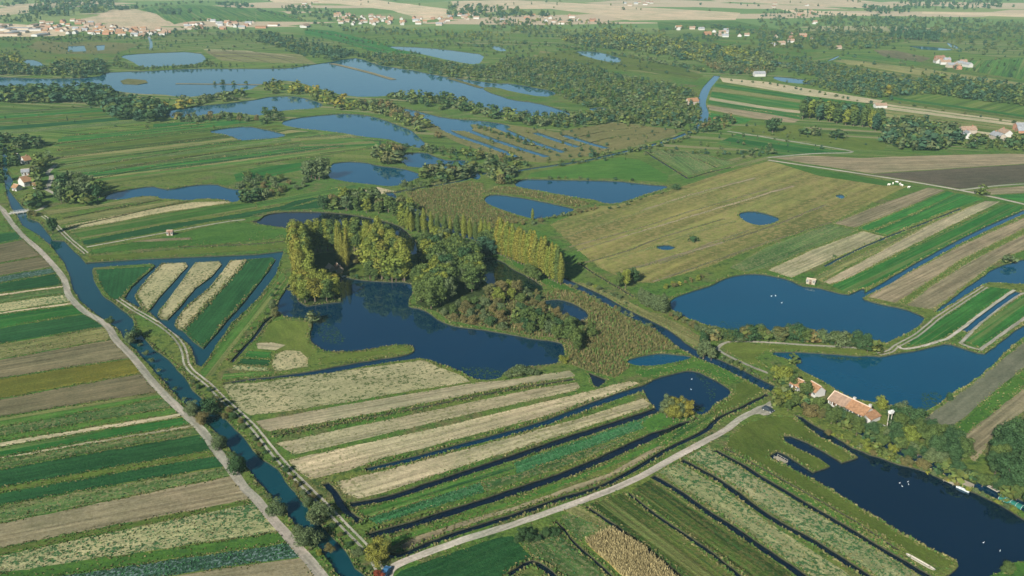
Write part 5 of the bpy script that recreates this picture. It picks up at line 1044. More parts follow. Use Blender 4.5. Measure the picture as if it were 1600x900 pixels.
for (a, b), j in emap.items():      # ragged margins where two plots meet
    if WAT[j]: continue
    k2 = emap.get((b, a))
    if k2 is None or k2 < j or WAT[k2] or OWN[k2] == OWN[j]: continue
    pa, pb = VX[a], VX[b]; mx, my = (pa+pb)/2; d = math.hypot(mx, my, CAM_H)
    if d > 620 or mx < -320 or mx > 420: continue
    if any(o >= 0 and REG[o]['kind'] == 'road' for o in (OWN[j], OWN[k2])): sp = .9
    else: sp = .6
    l = math.hypot(*(pb-pa)); dn = mnoise.noise(Vector((mx*.09, my*.09, 7)))
    if dn < -.25: continue
    for t in np.arange(q.uniform(0, sp), l, sp):
        p = pa+(pb-pa)*t/l; nx, ny = (pb-pa)[1]/l, -(pb-pa)[0]/l; off = q.normal(0, .45)
        pts.append((p[0]+nx*off, p[1]+ny*off, -.1+dn*.3, d))
pts = np.array(pts)
wt = on_water(pts[:, :2]); pts[wt, 0:2] = pts[wt, 0:2]; pts = pts[~wt]; pts = pts[~on_road(pts[:, :2])]
hs = q.uniform(.2, .6, len(pts))*(.6+.9*np.clip(pts[:, 2], 0, 1.2)); ws = q.uniform(.3, .75, len(pts))*np.clip(pts[:, 3]/450, 1, 2)
V, Fq = tufts(np.c_[pts[:, :2], np.zeros(len(pts))], hs, ws, 5)
nb = len(pts); mi = np.tile(np.where(q.random(nb) < .32, 0, np.where(q.random(nb) < .5, 1, 2)), 3)
o = link('bank_grass', np_mesh('bank_grass', V, Fq, [MATS['reed_tan'], MATS['reed_green'], MATS['reed_olive']], mi)); tag(o, 'rough grass and reeds fringing ponds and ditches', 'grass', kind='stuff')
print('bank tufts', nb)
def bed(names, dens, hr, wr, mats, wts, name, lab, cat, seed, maxd=900, blades=3, jitter=True):
    """plants scattered over exactly the ground each matching strip owns"""
    qq = np.random.default_rng(seed); ok = np.array([bool(names(r)) for r in REG]+[False])
    T = VX[FX[ok[OWN]]]; c0 = T.mean(1); T = T[np.hypot(c0[:, 0], c0[:, 1]) < maxd]
    A = np.abs(np.cross(T[:, 1]-T[:, 0], T[:, 2]-T[:, 0]))/2; n = int(A.sum()*dens)
    k = qq.choice(len(T), n, p=A/A.sum()); u, v = qq.random(n), qq.random(n); w = u+v > 1; u[w] = 1-u[w]; v[w] = 1-v[w]
    P = T[k, 0]+(T[k, 1]-T[k, 0])*u[:, None]+(T[k, 2]-T[k, 0])*v[:, None]
    P = P[(P[:, 0] > -420) & (P[:, 0] < 520)]
    if jitter:
        den = np.array([mnoise.noise(Vector((x*.05, y*.05, 4))) for x, y in P]); P = P[qq.random(len(P)) < .75+.8*den]
    n = len(P); hh = qq.uniform(*hr, n); ww = qq.uniform(*wr, n)
    V, Fq = tufts(np.c_[P, np.zeros(n)], hh, ww, seed+1, blades)
    mi = np.tile(qq.choice(len(mats), n, p=wts), blades)
    o = link(name, np_mesh(name, V, Fq, [MATS[m] for m in mats], mi)); tag(o, lab, cat, kind='stuff'); print(name, n)
bed(lambda r: r['mat'] == 'reed_bed', 2.2, (.5, 1.5), (.22, .5), ['reed_tan', 'reed_olive', 'reed_green', 'leaf_brown'], [.12, .52, .2, .16], 'reeds', 'brown and olive reeds covering the marsh between the ponds', 'reeds', 11, 620)
bed(lambda r: r['mat'] == 'maize', 10.0, (1.65, 1.85), (.15, .3), ['straw'], [1], 'maize_crop', 'ripe yellow maize standing in a block beside a ditch', 'maize', 21, 900, 3, False)
bed(lambda r: r['mat'] in ('crop_teal', 'crop_blue'), 1.4, (.2, .4), (.25, .45), ['cabbage'], [1], 'cabbage_plants', 'leafy blue green plants standing in crop strips', 'crop', 31, 420, 3, False)
bed(lambda r: r['mat'] in ('mixed_pale', 'mixed_green'), .9, (.15, .4), (.25, .5), ['cabbage', 'reed_green', 'reed_tan'], [.35, .35, .3], 'crop_plants', 'scattered green plants left in the pale strips', 'crop', 41, 420, 3)
bed(lambda r: r['mat'] in ('straw_green', 'grass_olive', 'grass_green') and r['kind'] == 'field', .35, (.15, .45), (.3, .6), ['reed_tan', 'reed_green', 'reed_olive'], [.3, .4, .3], 'grass_tufts', 'uneven grass tufts on the near field edges', 'grass', 51, 500, 3)

# ------------------------------------------------------------------ buildings
simple('roof_orange', (.28, .155, .082), scale=1.2, var=.3, bump=.05); simple('roof_pink', (.27, .185, .13), scale=1.0, var=.28); simple('roof_brown', (.22, .13, .09), scale=.6); simple('roof_grey', (.24, .25, .26), scale=.6)
simple('wall_white', (.44, .43, .40), scale=.6, var=.06); simple('wall_cream', (.36, .31, .25), scale=.6, var=.1); simple('wall_brick', (.34, .17, .11), scale=.8, var=.2)
simple('ridge_tile', (.62, .48, .36), var=.1); simple('dark_opening', (.02, .02, .02)); simple('window_glass', (.03, .04, .05), rough=.1, spec=.6); simple('door_wood', (.10, .06, .04)); simple('metal_sheet', (.50, .52, .52), rough=.4, spec=.5)
simple('wood_plank', (.30, .26, .19), scale=3); simple('pale_plank', (.40, .37, .30), scale=2, var=.15); simple('white_paint', (.60, .60, .57), var=.05, rough=.5); simple('teal_sheet', (.02, .13, .10), rough=.5, var=.2); simple('blue_sheet', (.05, .15, .28), rough=.5)
simple('concrete', (.40, .38, .34), var=.12); simple('car_dark', (.03, .04, .05), rough=.25, spec=.6, var=.05); simple('car_white', (.75, .75, .74), rough=.3, spec=.5, var=.03); simple('rubber', (.02, .02, .02)); simple('hide_white', (.78, .74, .66), var=.1); simple('feather', (.85, .85, .82), var=.03)
def house(name, X, Y, rz, L_, Wd, hw, hr, wall, roof, label, group=None, detail=1, cat='house', chim=1, over=.35):
    o = empty(name, (X, Y, 0), rz); tag(o, label, cat, group)
    m = MB(); a, b = L_/2, Wd/2
    m.poly([(-a, -b, -.1), (a, -b, -.1), (a, -b, hw), (-a, -b, hw)]).poly([(a, b, -.1), (-a, b, -.1), (-a, b, hw), (a, b, hw)])
    m.poly([(a, -b, -.1), (a, b, -.1), (a, b, hw), (a, 0, hw+hr), (a, -b, hw)]).poly([(-a, b, -.1), (-a, -b, -.1), (-a, -b, hw), (-a, 0, hw+hr), (-a, b, hw)])
    m.build('wall', MATS[wall], o)
    r = MB(); t = .16; sl_ = hr/b; e = over
    for s in (-1, 1):
        p = [(-a-e, s*(b+e), hw-e*sl_+.05), (a+e, s*(b+e), hw-e*sl_+.05), (a+e, 0, hw+hr+.05), (-a-e, 0, hw+hr+.05)]
        qd = [(x, y, z+t) for x, y, z in p]
        if s > 0: p = p[::-1]; qd = qd[::-1]
        r.poly(p[::-1]).poly(qd)
        for i in range(4): j = (i+1) % 4; r.poly([p[i], p[j], qd[j], qd[i]])
    ro = r.build('roof', MATS[roof], o)
    if detail:
        MB().box(0, 0, hw+hr+.12, L_+2*e, .35, .16).build('ridge', MATS['ridge_tile'], ro)
        if chim: MB().box(a*.45, 0, hw+hr-.5, .7, .6, 1.5).box(a*.45, 0, hw+hr+1.0, .85, .75, .12).build('chimney', MATS['wall_brick'], ro)
        for s in (-1, 1):
            for u in np.linspace(-a*.75, a*.75, max(2, int(L_/3.5))):
                w = MB(); w.box(u, s*(b+.02), 1.0, .9, .08, 1.1); wd = w.build('window', MATS['window_glass'], o)
                f = MB()
                for (dx, dz, sx, sz) in ((0, -.06, 1.1, .07), (0, 1.1, 1.1, .07), (-.5, 0, .08, 1.1), (.5, 0, .08, 1.1), (0, 0, .05, 1.1)): f.box(u+dx, s*(b+.06), 1.0+dz, sx, .06, sz)
                f.build('frame', MATS['white_paint'], wd)
        dr = MB().box(.0, -(b+.03), 0, 1.0, .1, 2.1).build('door', MATS['door_wood'], o)
        MB().box(.35, -(b+.12), 1.0, .06, .08, .12).build('handle', MATS['metal_sheet'], dr)
    return o
def ang(p, q): a, b = g(*p), g(*q); return math.atan2(b[1]-a[1], b[0]-a[0]), math.hypot(b[0]-a[0], b[1]-a[1])
# the long farmhouse: ridge line runs from upper left to lower right
A_ = g(1293, 630); B_ = g(1353, 659); rz = math.atan2(B_[1]-A_[1], B_[0]-A_[0]); LEN = math.hypot(B_[0]-A_[0], B_[1]-A_[1])
cx, cy = (A_[0]+B_[0])/2-math.sin(rz)*2.4, (A_[1]+B_[1])/2+math.cos(rz)*2.4
fh = empty('farmhouse', (cx, cy, 0), rz); tag(fh, 'long low white farmhouse with orange tiled roof between stream and pond', 'farmhouse')
a, b, hw, hr = LEN/2-.8, 3.3, 2.1, 2.2
m = MB()
open_x = -a*.05
m.poly([(open_x, -b, -.1), (a, -b, -.1), (a, -b, hw), (open_x, -b, hw)]).poly([(a, b, -.1), (-a, b, -.1), (-a, b, hw), (a, b, hw)])
m.poly([(a, -b, -.1), (a, b, -.1), (a, b, hw), (a, 0, hw+hr), (a, -b, hw)]).poly([(-a, b, -.1), (-a, -b, -.1), (-a, -b, hw), (-a, 0, hw+hr), (-a, b, hw)])
m.poly([(open_x, b-.1, 0), (open_x, -b, 0), (open_x, -b, hw), (open_x, b-.1, hw)]); m.box((-a+open_x)/2, -b+.1, 0, open_x+a, .2, .7)
m.build('wall', MATS['wall_white'], fh)
for u in np.linspace(-a+.15, open_x-.3, 5): MB().box(u, -b+.1, .7, .25, .2, hw-.7).build('post', MATS['white_paint'], fh)
MB().box((-a+open_x)/2, -b+1.6, .02, open_x+a-.4, .1, hw-.3).build('back_panel', MATS['door_wood'], fh)
def gable_roof(a, b, hw, hr, e, par, mat, x0=0, name='roof'):
    r = MB(); t = .18; s_ = hr/b
    for s in (-1, 1):
        p = [(x0-a-e, s*(b+e), hw-e*s_+.05), (x0+a+e, s*(b+e), hw-e*s_+.05), (x0+a+e, 0, hw+hr+.05), (x0-a-e, 0, hw+hr+.05)]; q_ = [(x, y, z+t) for x, y, z in p]
        if s > 0: p = p[::-1]; q_ = q_[::-1]
        r.poly(p[::-1]).poly(q_)
        for i in range(4): j = (i+1) % 4; r.poly([p[i], p[j], q_[j], q_[i]])
    return r.build(name, MATS[mat], par)
m_t = MATS['roof_orange']
r1 = gable_roof(a/2, b, hw, hr, .25, fh, 'roof_pink', -a/2-.12, 'roof'); r2 = gable_roof(a/2, b, hw+.04, hr, .25, fh, 'roof_orange', a/2+.12, 'roof')
r1['label'] = 'older faded pink half of the tiled roof'; r2['label'] = 'brighter orange half of the tiled roof'
MB().box(-a/2-.1, 0, hw+hr+.15, a+.3, .4, .18).build('ridge', MATS['ridge_tile'], r1); MB().box(a/2+.1, 0, hw+hr+.19, a+.3, .4, .18).build('ridge', MATS['ridge_tile'], r2)
for s in (-1, 1):
    v = MB(); n_ = 2.0
    v.poly([(-a-.42, s*(b+.2), hw+.1), (-a-.12, s*(b+.2), hw+.1), (-a-.12, 0, hw+hr+.32), (-a-.42, 0, hw+hr+.32)][::s]); v.build('verge', MATS['ridge_tile'], r1)
MB().box(a*.08, .3, hw+hr-.6, .8, .7, 1.5).box(a*.08, .3, hw+hr+.9, .95, .85, .12).build('chimney', MATS['wall_white'], r1)
MB().box(a-.2, .2, hw+hr-.7, .8, .7, 1.7).box(a-.2, .2, hw+hr+1.0, .95, .85, .12).build('chimney', MATS['wall_white'], r2)
for u in np.linspace(open_x+1.5, a-1.2, 5):
    w = MB().box(u, -b-.02, 1.0, .7, .08, .9).build('window', MATS['window_glass'], fh); MB().box(u, -b-.06, .9, .9, .08, .08).box(u, -b-.06, 1.92, .9, .06, .08).build('frame', MATS['wood_plank'], w)
d_ = MB().box(a*.62, -b-.03, 0, .95, .1, 2.0).build('door', MATS['door_wood'], fh); MB().box(a*.62+.3, -b-.11, 1.0, .06, .08, .12).build('handle', MATS['metal_sheet'], d_)
an = MB(); ax0, ax1 = a, a+2.6; zb = 1.7
an.poly([(ax0, -b+.6, -.1), (ax1, -b+.6, -.1), (ax1, -b+.6, zb), (ax0, -b+.6, zb)]).poly([(ax1, -b+.6, -.1), (ax1, b-.6, -.1), (ax1, b-.6, zb), (ax1, -b+.6, zb)]).poly([(ax1, b-.6, -.1), (ax0, b-.6, -.1), (ax0, b-.6, zb), (ax1, b-.6, zb)])
an.build('annex_wall', MATS['wall_white'], fh)
ar = MB(); ar.poly([(ax1+.3, -b+.4, zb+.02), (ax1+.3, b-.4, zb+.02), (ax0, b-.4, zb+1.2), (ax0, -b+.4, zb+1.2)]).poly([(ax1+.3, -b+.4, zb-.12), (ax0, -b+.4, zb+1.05), (ax0, b-.4, zb+1.05), (ax1+.3, b-.4, zb-.12)]).poly([(ax1+.3, -b+.4, zb-.12), (ax1+.3, b-.4, zb-.12), (ax1+.3, b-.4, zb+.02), (ax1+.3, -b+.4, zb+.02)])
ar.poly([(ax0, -b+.4, zb+1.05), (ax1+.3, -b+.4, zb-.12), (ax1+.3, -b+.4, zb+.02), (ax0, -b+.4, zb+1.2)]); ar.build('annex_roof', MATS['roof_orange'], fh)
tr_ = empty('terrace', (cx+math.cos(rz)*(ax1+1.6), cy+math.sin(rz)*(ax1+1.6)-1.6, 0), rz); tag(tr_, 'small pale paved terrace at the right gable of the farmhouse', 'terrace')
MB().box(0, 0, 0, 2.6, 3.2, .12).build('slab', MATS['concrete'], tr_)
for p, q_, w_, n_ in (((1239, 604), (1254, 611), 4.4, 'small white outbuilding with orange roof, left of the two'), ((1266, 611), (1281, 620), 4.6, 'small white outbuilding with orange roof, nearer the farmhouse')):
    rr, ll = ang(p, q_); A1, B1 = g(*p), g(*q_)
    house('outbuilding', (A1[0]+B1[0])/2, (A1[1]+B1[1])/2, rr, ll, w_, 2.1, 1.9, 'wall_white', 'roof_orange', n_, None, 1, 'outbuilding', 0, .2)
# white transformer box on two poles
X, Y = g(1387, 674); tw = empty('pole_box', (X, Y, 0), .45); tag(tw, 'white box on two tall pale poles right of the farmhouse', 'utility pole')
for s in (-1, 1): MB().tube((s*.75, 0, -.1), (s*.75, 0, 7.2), .17, .13, 8).build('pole', MATS['pale_plank'], tw)
MB().box(0, 0, 6.6, 2.3, .2, .2).build('cross_beam', MATS['wood_plank'], tw); MB().box(0, 0, 3.2, 1.7, .12, .12).build('cross_beam', MATS['wood_plank'], tw)
MB().box(0, -.1, 6.9, 1.7, 1.0, .7).box(0, -.1, 7.6, 1.9, 1.2, .1).build('box', MATS['white_paint'], tw)
for s in (-.7, 0, .7): MB().tube((s, -.1, 7.7), (s, -.1, 8.1), .09, .05, 6).build('insulator', MATS['hide_white'], tw)
# left farm
for p, q_, w_, hw_, hr_, wl, rf, n_, ch in [((29, 293), (49, 289), 8, 3.2, 3.0, 'wall_white', 'roof_orange', 'big orange roofed farm building with white walls at the canal', 1), ((21, 298), (28, 299), 4.5, 2.4, 1.6, 'wall_white', 'roof_orange', 'low orange roofed lean-to left of the big farm building', 0),
    ((50, 296), (57, 295), 4.2, 2.3, 1.5, 'wall_white', 'roof_orange', 'low orange roofed shed right of the big farm building', 0), ((31, 275), (43, 274), 6.5, 2.6, 1.4, 'wall_white', 'roof_grey', 'grey metal roofed barn between the orange roofs', 0),
    ((32, 258), (43, 256), 7, 3, 2.6, 'wall_white', 'roof_orange', 'small orange roofed house behind the grey barn', 1), ((17, 251), (26, 251), 6, 2.8, 2.0, 'wall_white', 'roof_grey', 'pale grey roofed shed at the far end of the farm', 0)]:
    rr, ll = ang(p, q_); A1, B1 = g(*p), g(*q_)
    house('farm_building', (A1[0]+B1[0])/2, (A1[1]+B1[1])/2+w_/2, rr, ll, w_, hw_, hr_, wl, rf, n_, 'buildings of the left farm', 1, 'farm building', ch)
X, Y = g(265, 368); house('field_shed', X, Y+1, .1, 3.2, 2.4, 1.8, .9, 'wall_cream', 'roof_brown', 'tiny pale shed alone on the thin track among strips', None, 1, 'shed', 0, .15)
X, Y = g(529, 424); house('wooden_hut', X, Y, -1.1, 6.0, 3.4, 2.0, 1.6, 'wood_plank', 'roof_brown', 'dark wooden hut right of its twin in the grove clearing', None, 1, 'hut', 0, .2)
X, Y = g(1267, 443); house('pond_hide', X, Y, -.5, 4.0, 3.0, 1.5, .9, 'wood_plank', 'wood_plank', 'small thatched hide on the upper shore of the big pond', None, 1, 'hide', 0, .2)
X, Y = g(517, 424); house('wooden_hut', X, Y, -1.0, 4.4, 3.2, 1.9, 1.6, 'wood_plank', 'ridge_tile', 'pale thatched hut left of its twin in the grove clearing', None, 1, 'hut', 0, .2)
X, Y = g(1580, 786); 
gh = empty('net_tunnel', (X, Y, 0), ang((1558, 772), (1592, 788))[0]); tag(gh, 'long teal covered tunnel on the bank of the dark pond', 'tunnel')
m = MB(); nn = 8; Lh = 6.5; rad = 1.1
pr = [(rad*math.cos(math.pi*i/nn), rad*.9*math.sin(math.pi*i/nn)) for i in range(nn+1)]
for i in range(nn): m.poly([(-Lh/2, pr[i][0], pr[i][1]), (-Lh/2, pr[i+1][0], pr[i+1][1]), (Lh/2, pr[i+1][0], pr[i+1][1]), (Lh/2, pr[i][0], pr[i][1])])
m.poly([(Lh/2, y, z) for y, z in pr]); m.poly([(-Lh/2, y, z) for y, z in pr][::-1]); m.build('cover', MATS['teal_sheet'], gh)
for u in np.linspace(-Lh/2, Lh/2, 5):
    f = MB()
    for i in range(nn): f.tube((u, pr[i][0]*1.02, pr[i][1]*1.02), (u, pr[i+1][0]*1.02, pr[i+1][1]*1.02), .04, .04, 5)
    f.build('hoop', MATS['metal_sheet'], gh)
X, Y = g(1552, 764)
pk = empty('pallet', (X, Y, 0), ang((1545, 760), (1558, 767))[0]); tag(pk, 'pale slatted pallets lying at the end of the teal tunnel', 'pallet')
m = MB()
for i in range(6): m.box(-1.5+i*.6, 0, .12, .4, 1.3, .06)
for s in (-.5, .5): m.box(0, s, 0, 3.4, .12, .12)
m.build('slats', MATS['pale_plank'], pk)
X, Y = g(1508, 761); rr, ll = ang((1499, 757), (1519, 766))
bh = empty('boathouse', (X, Y, 0), rr); tag(bh, 'low grey roofed shelter at the water edge of the dark pond', 'shelter')
MB().box(0, 0, 1.3, ll, 2.6, .1).build('roof', MATS['wood_plank'], bh)
MB().box(0, -1.4, -.5, ll, .25, .75).build('front_beam', MATS['metal_sheet'], bh)
for sx in (-1, 1):
    for sy in (-1, 1): MB().box(sx*(ll/2-.1), sy*1.2, -.4, .15, .15, 1.7).build('post', MATS['wood_plank'], bh)
X, Y = g(1483, 753); jt = empty('jetty', (X, Y, 0), rr); tag(jt, 'small pale jetty left of the grey roofed shelter', 'jetty')
m = MB()
for i in range(10): m.box(-1.6+i*.35, 0, .02, .3, 1.1, .06)
m.build('deck', MATS['pale_plank'], jt)
for s in (-1, 1): MB().tube((s*1.4, -.4, -.9), (s*1.4, -.4, .3), .06, .06, 6).build('post', MATS['wood_plank'], jt)
# pale punt on the spit, white feeding raft, boat
def punt(X, Y, z, rz, Lb, Wb, mat, label):
    o = empty('punt', (X, Y, z), rz); tag(o, label, 'boat')
    m = MB(); a, b, h = Lb/2, Wb/2, .35
    o1 = [(-a, -b*.55, h), (-a*.7, -b, h), (a*.7, -b, h), (a, -b*.55, h), (a, b*.55, h), (a*.7, b, h), (-a*.7, b, h), (-a, b*.55, h)]
    i1 = [(x*.95, y*.85, zz) for x, y, zz in o1]; bt = [(x*.88, y*.8, 0) for x, y, zz in o1]; ib = [(x*.85, y*.75, .08) for x, y, zz in o1]
    for i in range(8):
        j = (i+1) % 8; m.poly([bt[i], bt[j], o1[j], o1[i]]).poly([o1[i], o1[j], i1[j], i1[i]]).poly([i1[i], i1[j], ib[j], ib[i]])
    m.poly(bt[::-1]).poly(ib); m.build('hull', MATS[mat], o)
    for u in (-.35, .3): MB().box(u*Lb, 0, .24, .3, Wb*.85, .05).build('seat', MATS['wood_plank'], o)
X, Y = g(1438, 879); punt(X, Y, 0, ang((1419, 868), (1456, 889))[0], 8.2, 1.1, 'pale_plank', 'long narrow pale punt lying near the tip of the grassy spit')
X, Y = g(512, 433.5); punt(X, Y, WL, .1, 5.5, 1.3, 'white_paint', 'white boat moored in front of the grove clearing')
X, Y = g(560, 432) if False else g(538, 432); punt(X, Y, 0, .9, 3.2, 1.2, 'white_paint', 'small white boat pulled up beside the clearing lawn')
X, Y = g(1220, 717); rf_ = empty('raft', (X, Y, WL), ang((1212, 713), (1228, 722))[0]); tag(rf_, 'pale raft with a low rail in the small inlet of the spit', 'raft')
MB().box(0, 0, 0, 4.2, 1.8, .25).build('deck', MATS['wood_plank'], rf_); m = MB()
for s in (-1, 1):
    m.box(0, s*.85, .8, 4.2, .06, .06)
    for u in (-2, -.7, .7, 2): m.box(u, s*.85, .2, .07, .07, .65)
m.build('rail', MATS['pale_plank'], rf_)
# birds on the ponds
def bird(X, Y, z, rz, s, label, grp):
    o = empty('swan', (X, Y, z), rz, (s, s, s)); tag(o, label, 'bird', grp)
    me = bpy.data.meshes.get('bird_body')
    if not me:
        m = MB(); R_ = [(-.62, .03, .30), (-.45, .16, .24), (-.15, .27, .20), (.2, .25, .18), (.42, .13, .20), (.5, .07, .32), (.50, .055, .55), (.56, .05, .70), (.66, .075, .74), (.76, .05, .72), (.86, .02, .69)]; n = 8; k = 0
        for x, r, z_ in R_:
            for i in range(n): t_ = 6.283*i/n; m.v.append((x, r*math.cos(t_), max(-.03, z_+r*.8*math.sin(t_))))
        for a_ in range(len(R_)-1):
            for i in range(n): j = (i+1) % n; m.f.append((a_*n+i, a_*n+j, (a_+1)*n+j, (a_+1)*n+i)); m.m.append(0)
        me = m.mesh('bird_body', MATS['feather'])
    link('body', me, o)
for i, (x, y, rz_) in enumerate([(1205.5, 461.5, .2), (1212, 461, 2.1), (1221.5, 472, .4)]): X, Y = g(x, y); bird(X, Y, WL, rz_, .6, ['leftmost white bird of three on the big pond', 'middle white bird of three on the big pond', 'rightmost and nearest white bird on the big pond'][i], 'white birds on the big pond')
for i, (x, y, rz_) in enumerate([(1406, 753, .2), (1410, 758, 2.1), (1419, 751, .4), (1420, 755, 1.4)]): X, Y = g(x, y); bird(X, Y, WL, rz_, .42, ['leftmost of four white birds on the dark pond', 'nearest of four white birds on the dark pond', 'farthest of four white birds on the dark pond', 'rightmost of four white birds on the dark pond'][i], 'white birds on the dark pond')
for i, (x, y, rz_) in enumerate([(1081, 591, .2), (1080, 607, 2.1), (1537, 846, .4), (1563, 859, 1.0)]): X, Y = g(x, y); bird(X, Y, WL, rz_, .45, ['farther pale bird on the round pond', 'nearer pale bird on the round pond', 'pale bird left of another in the lower right pond', 'pale bird nearest the lower right corner'][i], 'pale birds')
# cows
def cow(X, Y, rz, label, h=1.0):
    o = empty('cow', (X, Y, 0), rz, (h, h, h)); tag(o, label, 'cow', 'white cows in the meadow corner')
    me = bpy.data.meshes.get('cow_body')
    if not me:
        vs = [(-.85, 0, 1.15, .30), (-.3, 0, 1.12, .38), (.35, 0, 1.12, .36), (.8, 0, 1.25, .22), (1.15, 0, 1.15, .15), (1.4, 0, .95, .10)]
        leg = [(-.8, .22), (-.8, -.22), (.45, .2), (.45, -.2)]
        V = [v[:3] for v in vs]; Rr = [v[3] for v in vs]; E_ = [(i, i+1) for i in range(5)]
        for k, (x, y) in enumerate(leg):
            n = len(V); V += [(x, y, .75), (x+(.07 if k < 2 else -.02), y, .42), (x, y, 0)]; Rr += [.15, .075, .06]; E_ += [(0 if k < 2 else 2, n), (n, n+1), (n+1, n+2)]
        n = len(V); V += [(-1.15, 0, 1.1), (-1.2, 0, .6)]; Rr += [.05, .03]; E_ += [(0, n), (n, n+1)]
        for s in (-1, 1): n = len(V); V += [(1.08, s*.2, 1.25)]; Rr += [.04]; E_ += [(4, n)]
        me = bpy.data.meshes.new('cow_skel'); me.from_pydata(V, E_, []); t_ = bpy.data.objects.new('tmp', me); COL.objects.link(t_)
        md = t_.modifiers.new('s', 'SKIN'); sv = me.skin_vertices[0].data
        for i, r in enumerate(Rr): sv[i].radius = (r, r)
        sv[1].use_root = True
        t_.modifiers.new('d', 'SUBSURF').levels = 1
        dg = bpy.context.evaluated_depsgraph_get(); me = bpy.data.meshes.new_from_object(t_.evaluated_get(dg)); me.name = 'cow_body'; bpy.data.objects.remove(t_); me.materials.clear(); me.materials.append(MATS['hide_white'])
    link('body', me, o)
CW = [(1389, 290, 'leftmost white cow of the small herd'), (1395, 288, 'second white cow from the left of the herd'), (1401, 286, 'white cow in the middle of the herd, farthest away'), (1406, 289, 'white cow just right of the middle of the herd'), (1409, 291, 'nearest white cow of the small herd'), (1420, 294, 'white cow standing apart to the right of the herd')]
for i, (x, y, lb) in enumerate(CW): X, Y = g(x, y); cow(X, Y, i*1.3, lb, .95)
# car at the parking spot
def car(X, Y, rz, mat, label):
    o = empty('parked_car', (X, Y, 0), rz); tag(o, label, 'car')
    prof = [(-2.1, .35), (-2.15, .8), (-1.95, 1.0), (-1.5, 1.42), (.3, 1.45), (.95, .98), (1.9, .85), (2.1, .6), (2.1, .35)]
    m = MB(); l = [(x, -.85*(1 if z < 1.1 else .82), z) for x, z in prof]; r = [(x, -y, z) for x, y, z in l]
    m.poly(l[::-1]).poly(r)
    for i in range(len(l)): j = (i+1) % len(l); m.poly([l[i], l[j], r[j], r[i]])
    m.build('body', MATS[mat], o)
    MB().poly([(.33, -.66, 1.40), (.93, -.76, 1.02), (.93, .76, 1.02), (.33, .66, 1.40)]).build('windscreen', MATS['window_glass'], o).location = (.03, 0, .03)
    MB().poly([(-1.90, -.74, 1.06), (-1.55, -.66, 1.40), (-1.55, .66, 1.40), (-1.90, .74, 1.06)]).build('rear_window', MATS['window_glass'], o).location = (-.03, 0, .03)
    for sx in (-1.3, 1.3):
        for sy in (-1, 1):
            w = MB().tube((sx, sy*.68, .33), (sx, sy*.88, .33), .33, .33, 14).build('wheel', MATS['rubber'], o)
            MB().tube((sx, sy*.86, .33), (sx, sy*.90, .33), .2, .2, 10).build('rim', MATS['metal_sheet'], w)
    for sy in (-.55, .55): MB().box(2.1, sy, .62, .06, .35, .14).build('headlight', MATS['white_paint'], o)
X, Y = g(1200, 642); car(X, Y, -.8, 'car_dark', 'dark blue car on the pale gravel parking spot')
X, Y = g(603, 896); car(X, Y, 1.35, 'blue_sheet', 'unidentified blue object beside the bright red bush')  # unidentified blue object, built here in the shape of a car
# bridge
A1, B1 = g(17, 334), g(45, 330); rr = math.atan2(B1[1]-A1[1], B1[0]-A1[0]); ll = math.hypot(B1[0]-A1[0], B1[1]-A1[1])
br = empty('bridge', ((A1[0]+B1[0])/2, (A1[1]+B1[1])/2, 0), rr); tag(br, 'small concrete bridge carrying the farm drive over the canal', 'bridge')
MB().box(0, 0, .01, ll+2, 3.2, .3).build('deck', MATS['concrete'], br)
for s in (-1, 1):
    m = MB().box(0, s*1.55, 1.15, ll, .08, .08).box(0, s*1.55, .75, ll, .06, .06)
    for u in np.linspace(-ll/2, ll/2, 7): m.box(u, s*1.55, .3, .1, .1, .9)
    m.build('railing', MATS['white_paint'], br)
for u in (-ll/6, ll/6): MB().box(u, 0, -1.4, .5, 3, 1.4).build('pier', MATS['concrete'], br)
# lily pads near the shores
P = []
for px, n in (([(497,508),(512,503),(530,512),(540,528),(530,538),(508,535),(496,522)], 150), ([(720,572),(755,572),(785,577),(784,586),(760,590),(735,585)], 110), ([(1440,612),(1465,612),(1475,620),(1455,640),(1440,640)], 80), ([(1280,553),(1330,558),(1360,558),(1340,562),(1290,558)], 60), ([(1120,500),(1200,505),(1250,512),(1200,518),(1130,512)], 60), ([(1090,585),(1110,596),(1125,612),(1110,625)], 25), ([(1085,632),(1102,634),(1100,642),(1086,642)], 30)):
    lp = wpoly(px); a_ = np.array(lp); lo, hi = a_.min(0), a_.max(0); c = np.c_[rng.uniform(lo[0], hi[0], 4000), rng.uniform(lo[1], hi[1], 4000)]; c = c[inside(c, lp)]; c = c[on_water(c)][:int(n*1.8)]; P.append(c)
P = np.concatenate(P); Vl, Fl = [], []
for x, y in P:
    r_ = rnd.uniform(.12, .38); k = len(Vl); Vl += [(x+r_*math.cos(t_*1.0472), y+r_*math.sin(t_*1.0472), WL+.03+rnd.uniform(0, .03)) for t_ in range(6)]; Fl.append(tuple(range(k, k+6)))
o = link('water_lilies', np_mesh('water_lilies', Vl, Fl, [MATS['lily']])); tag(o, 'floating lily leaves near the pond shores', 'water lilies', kind='stuff')
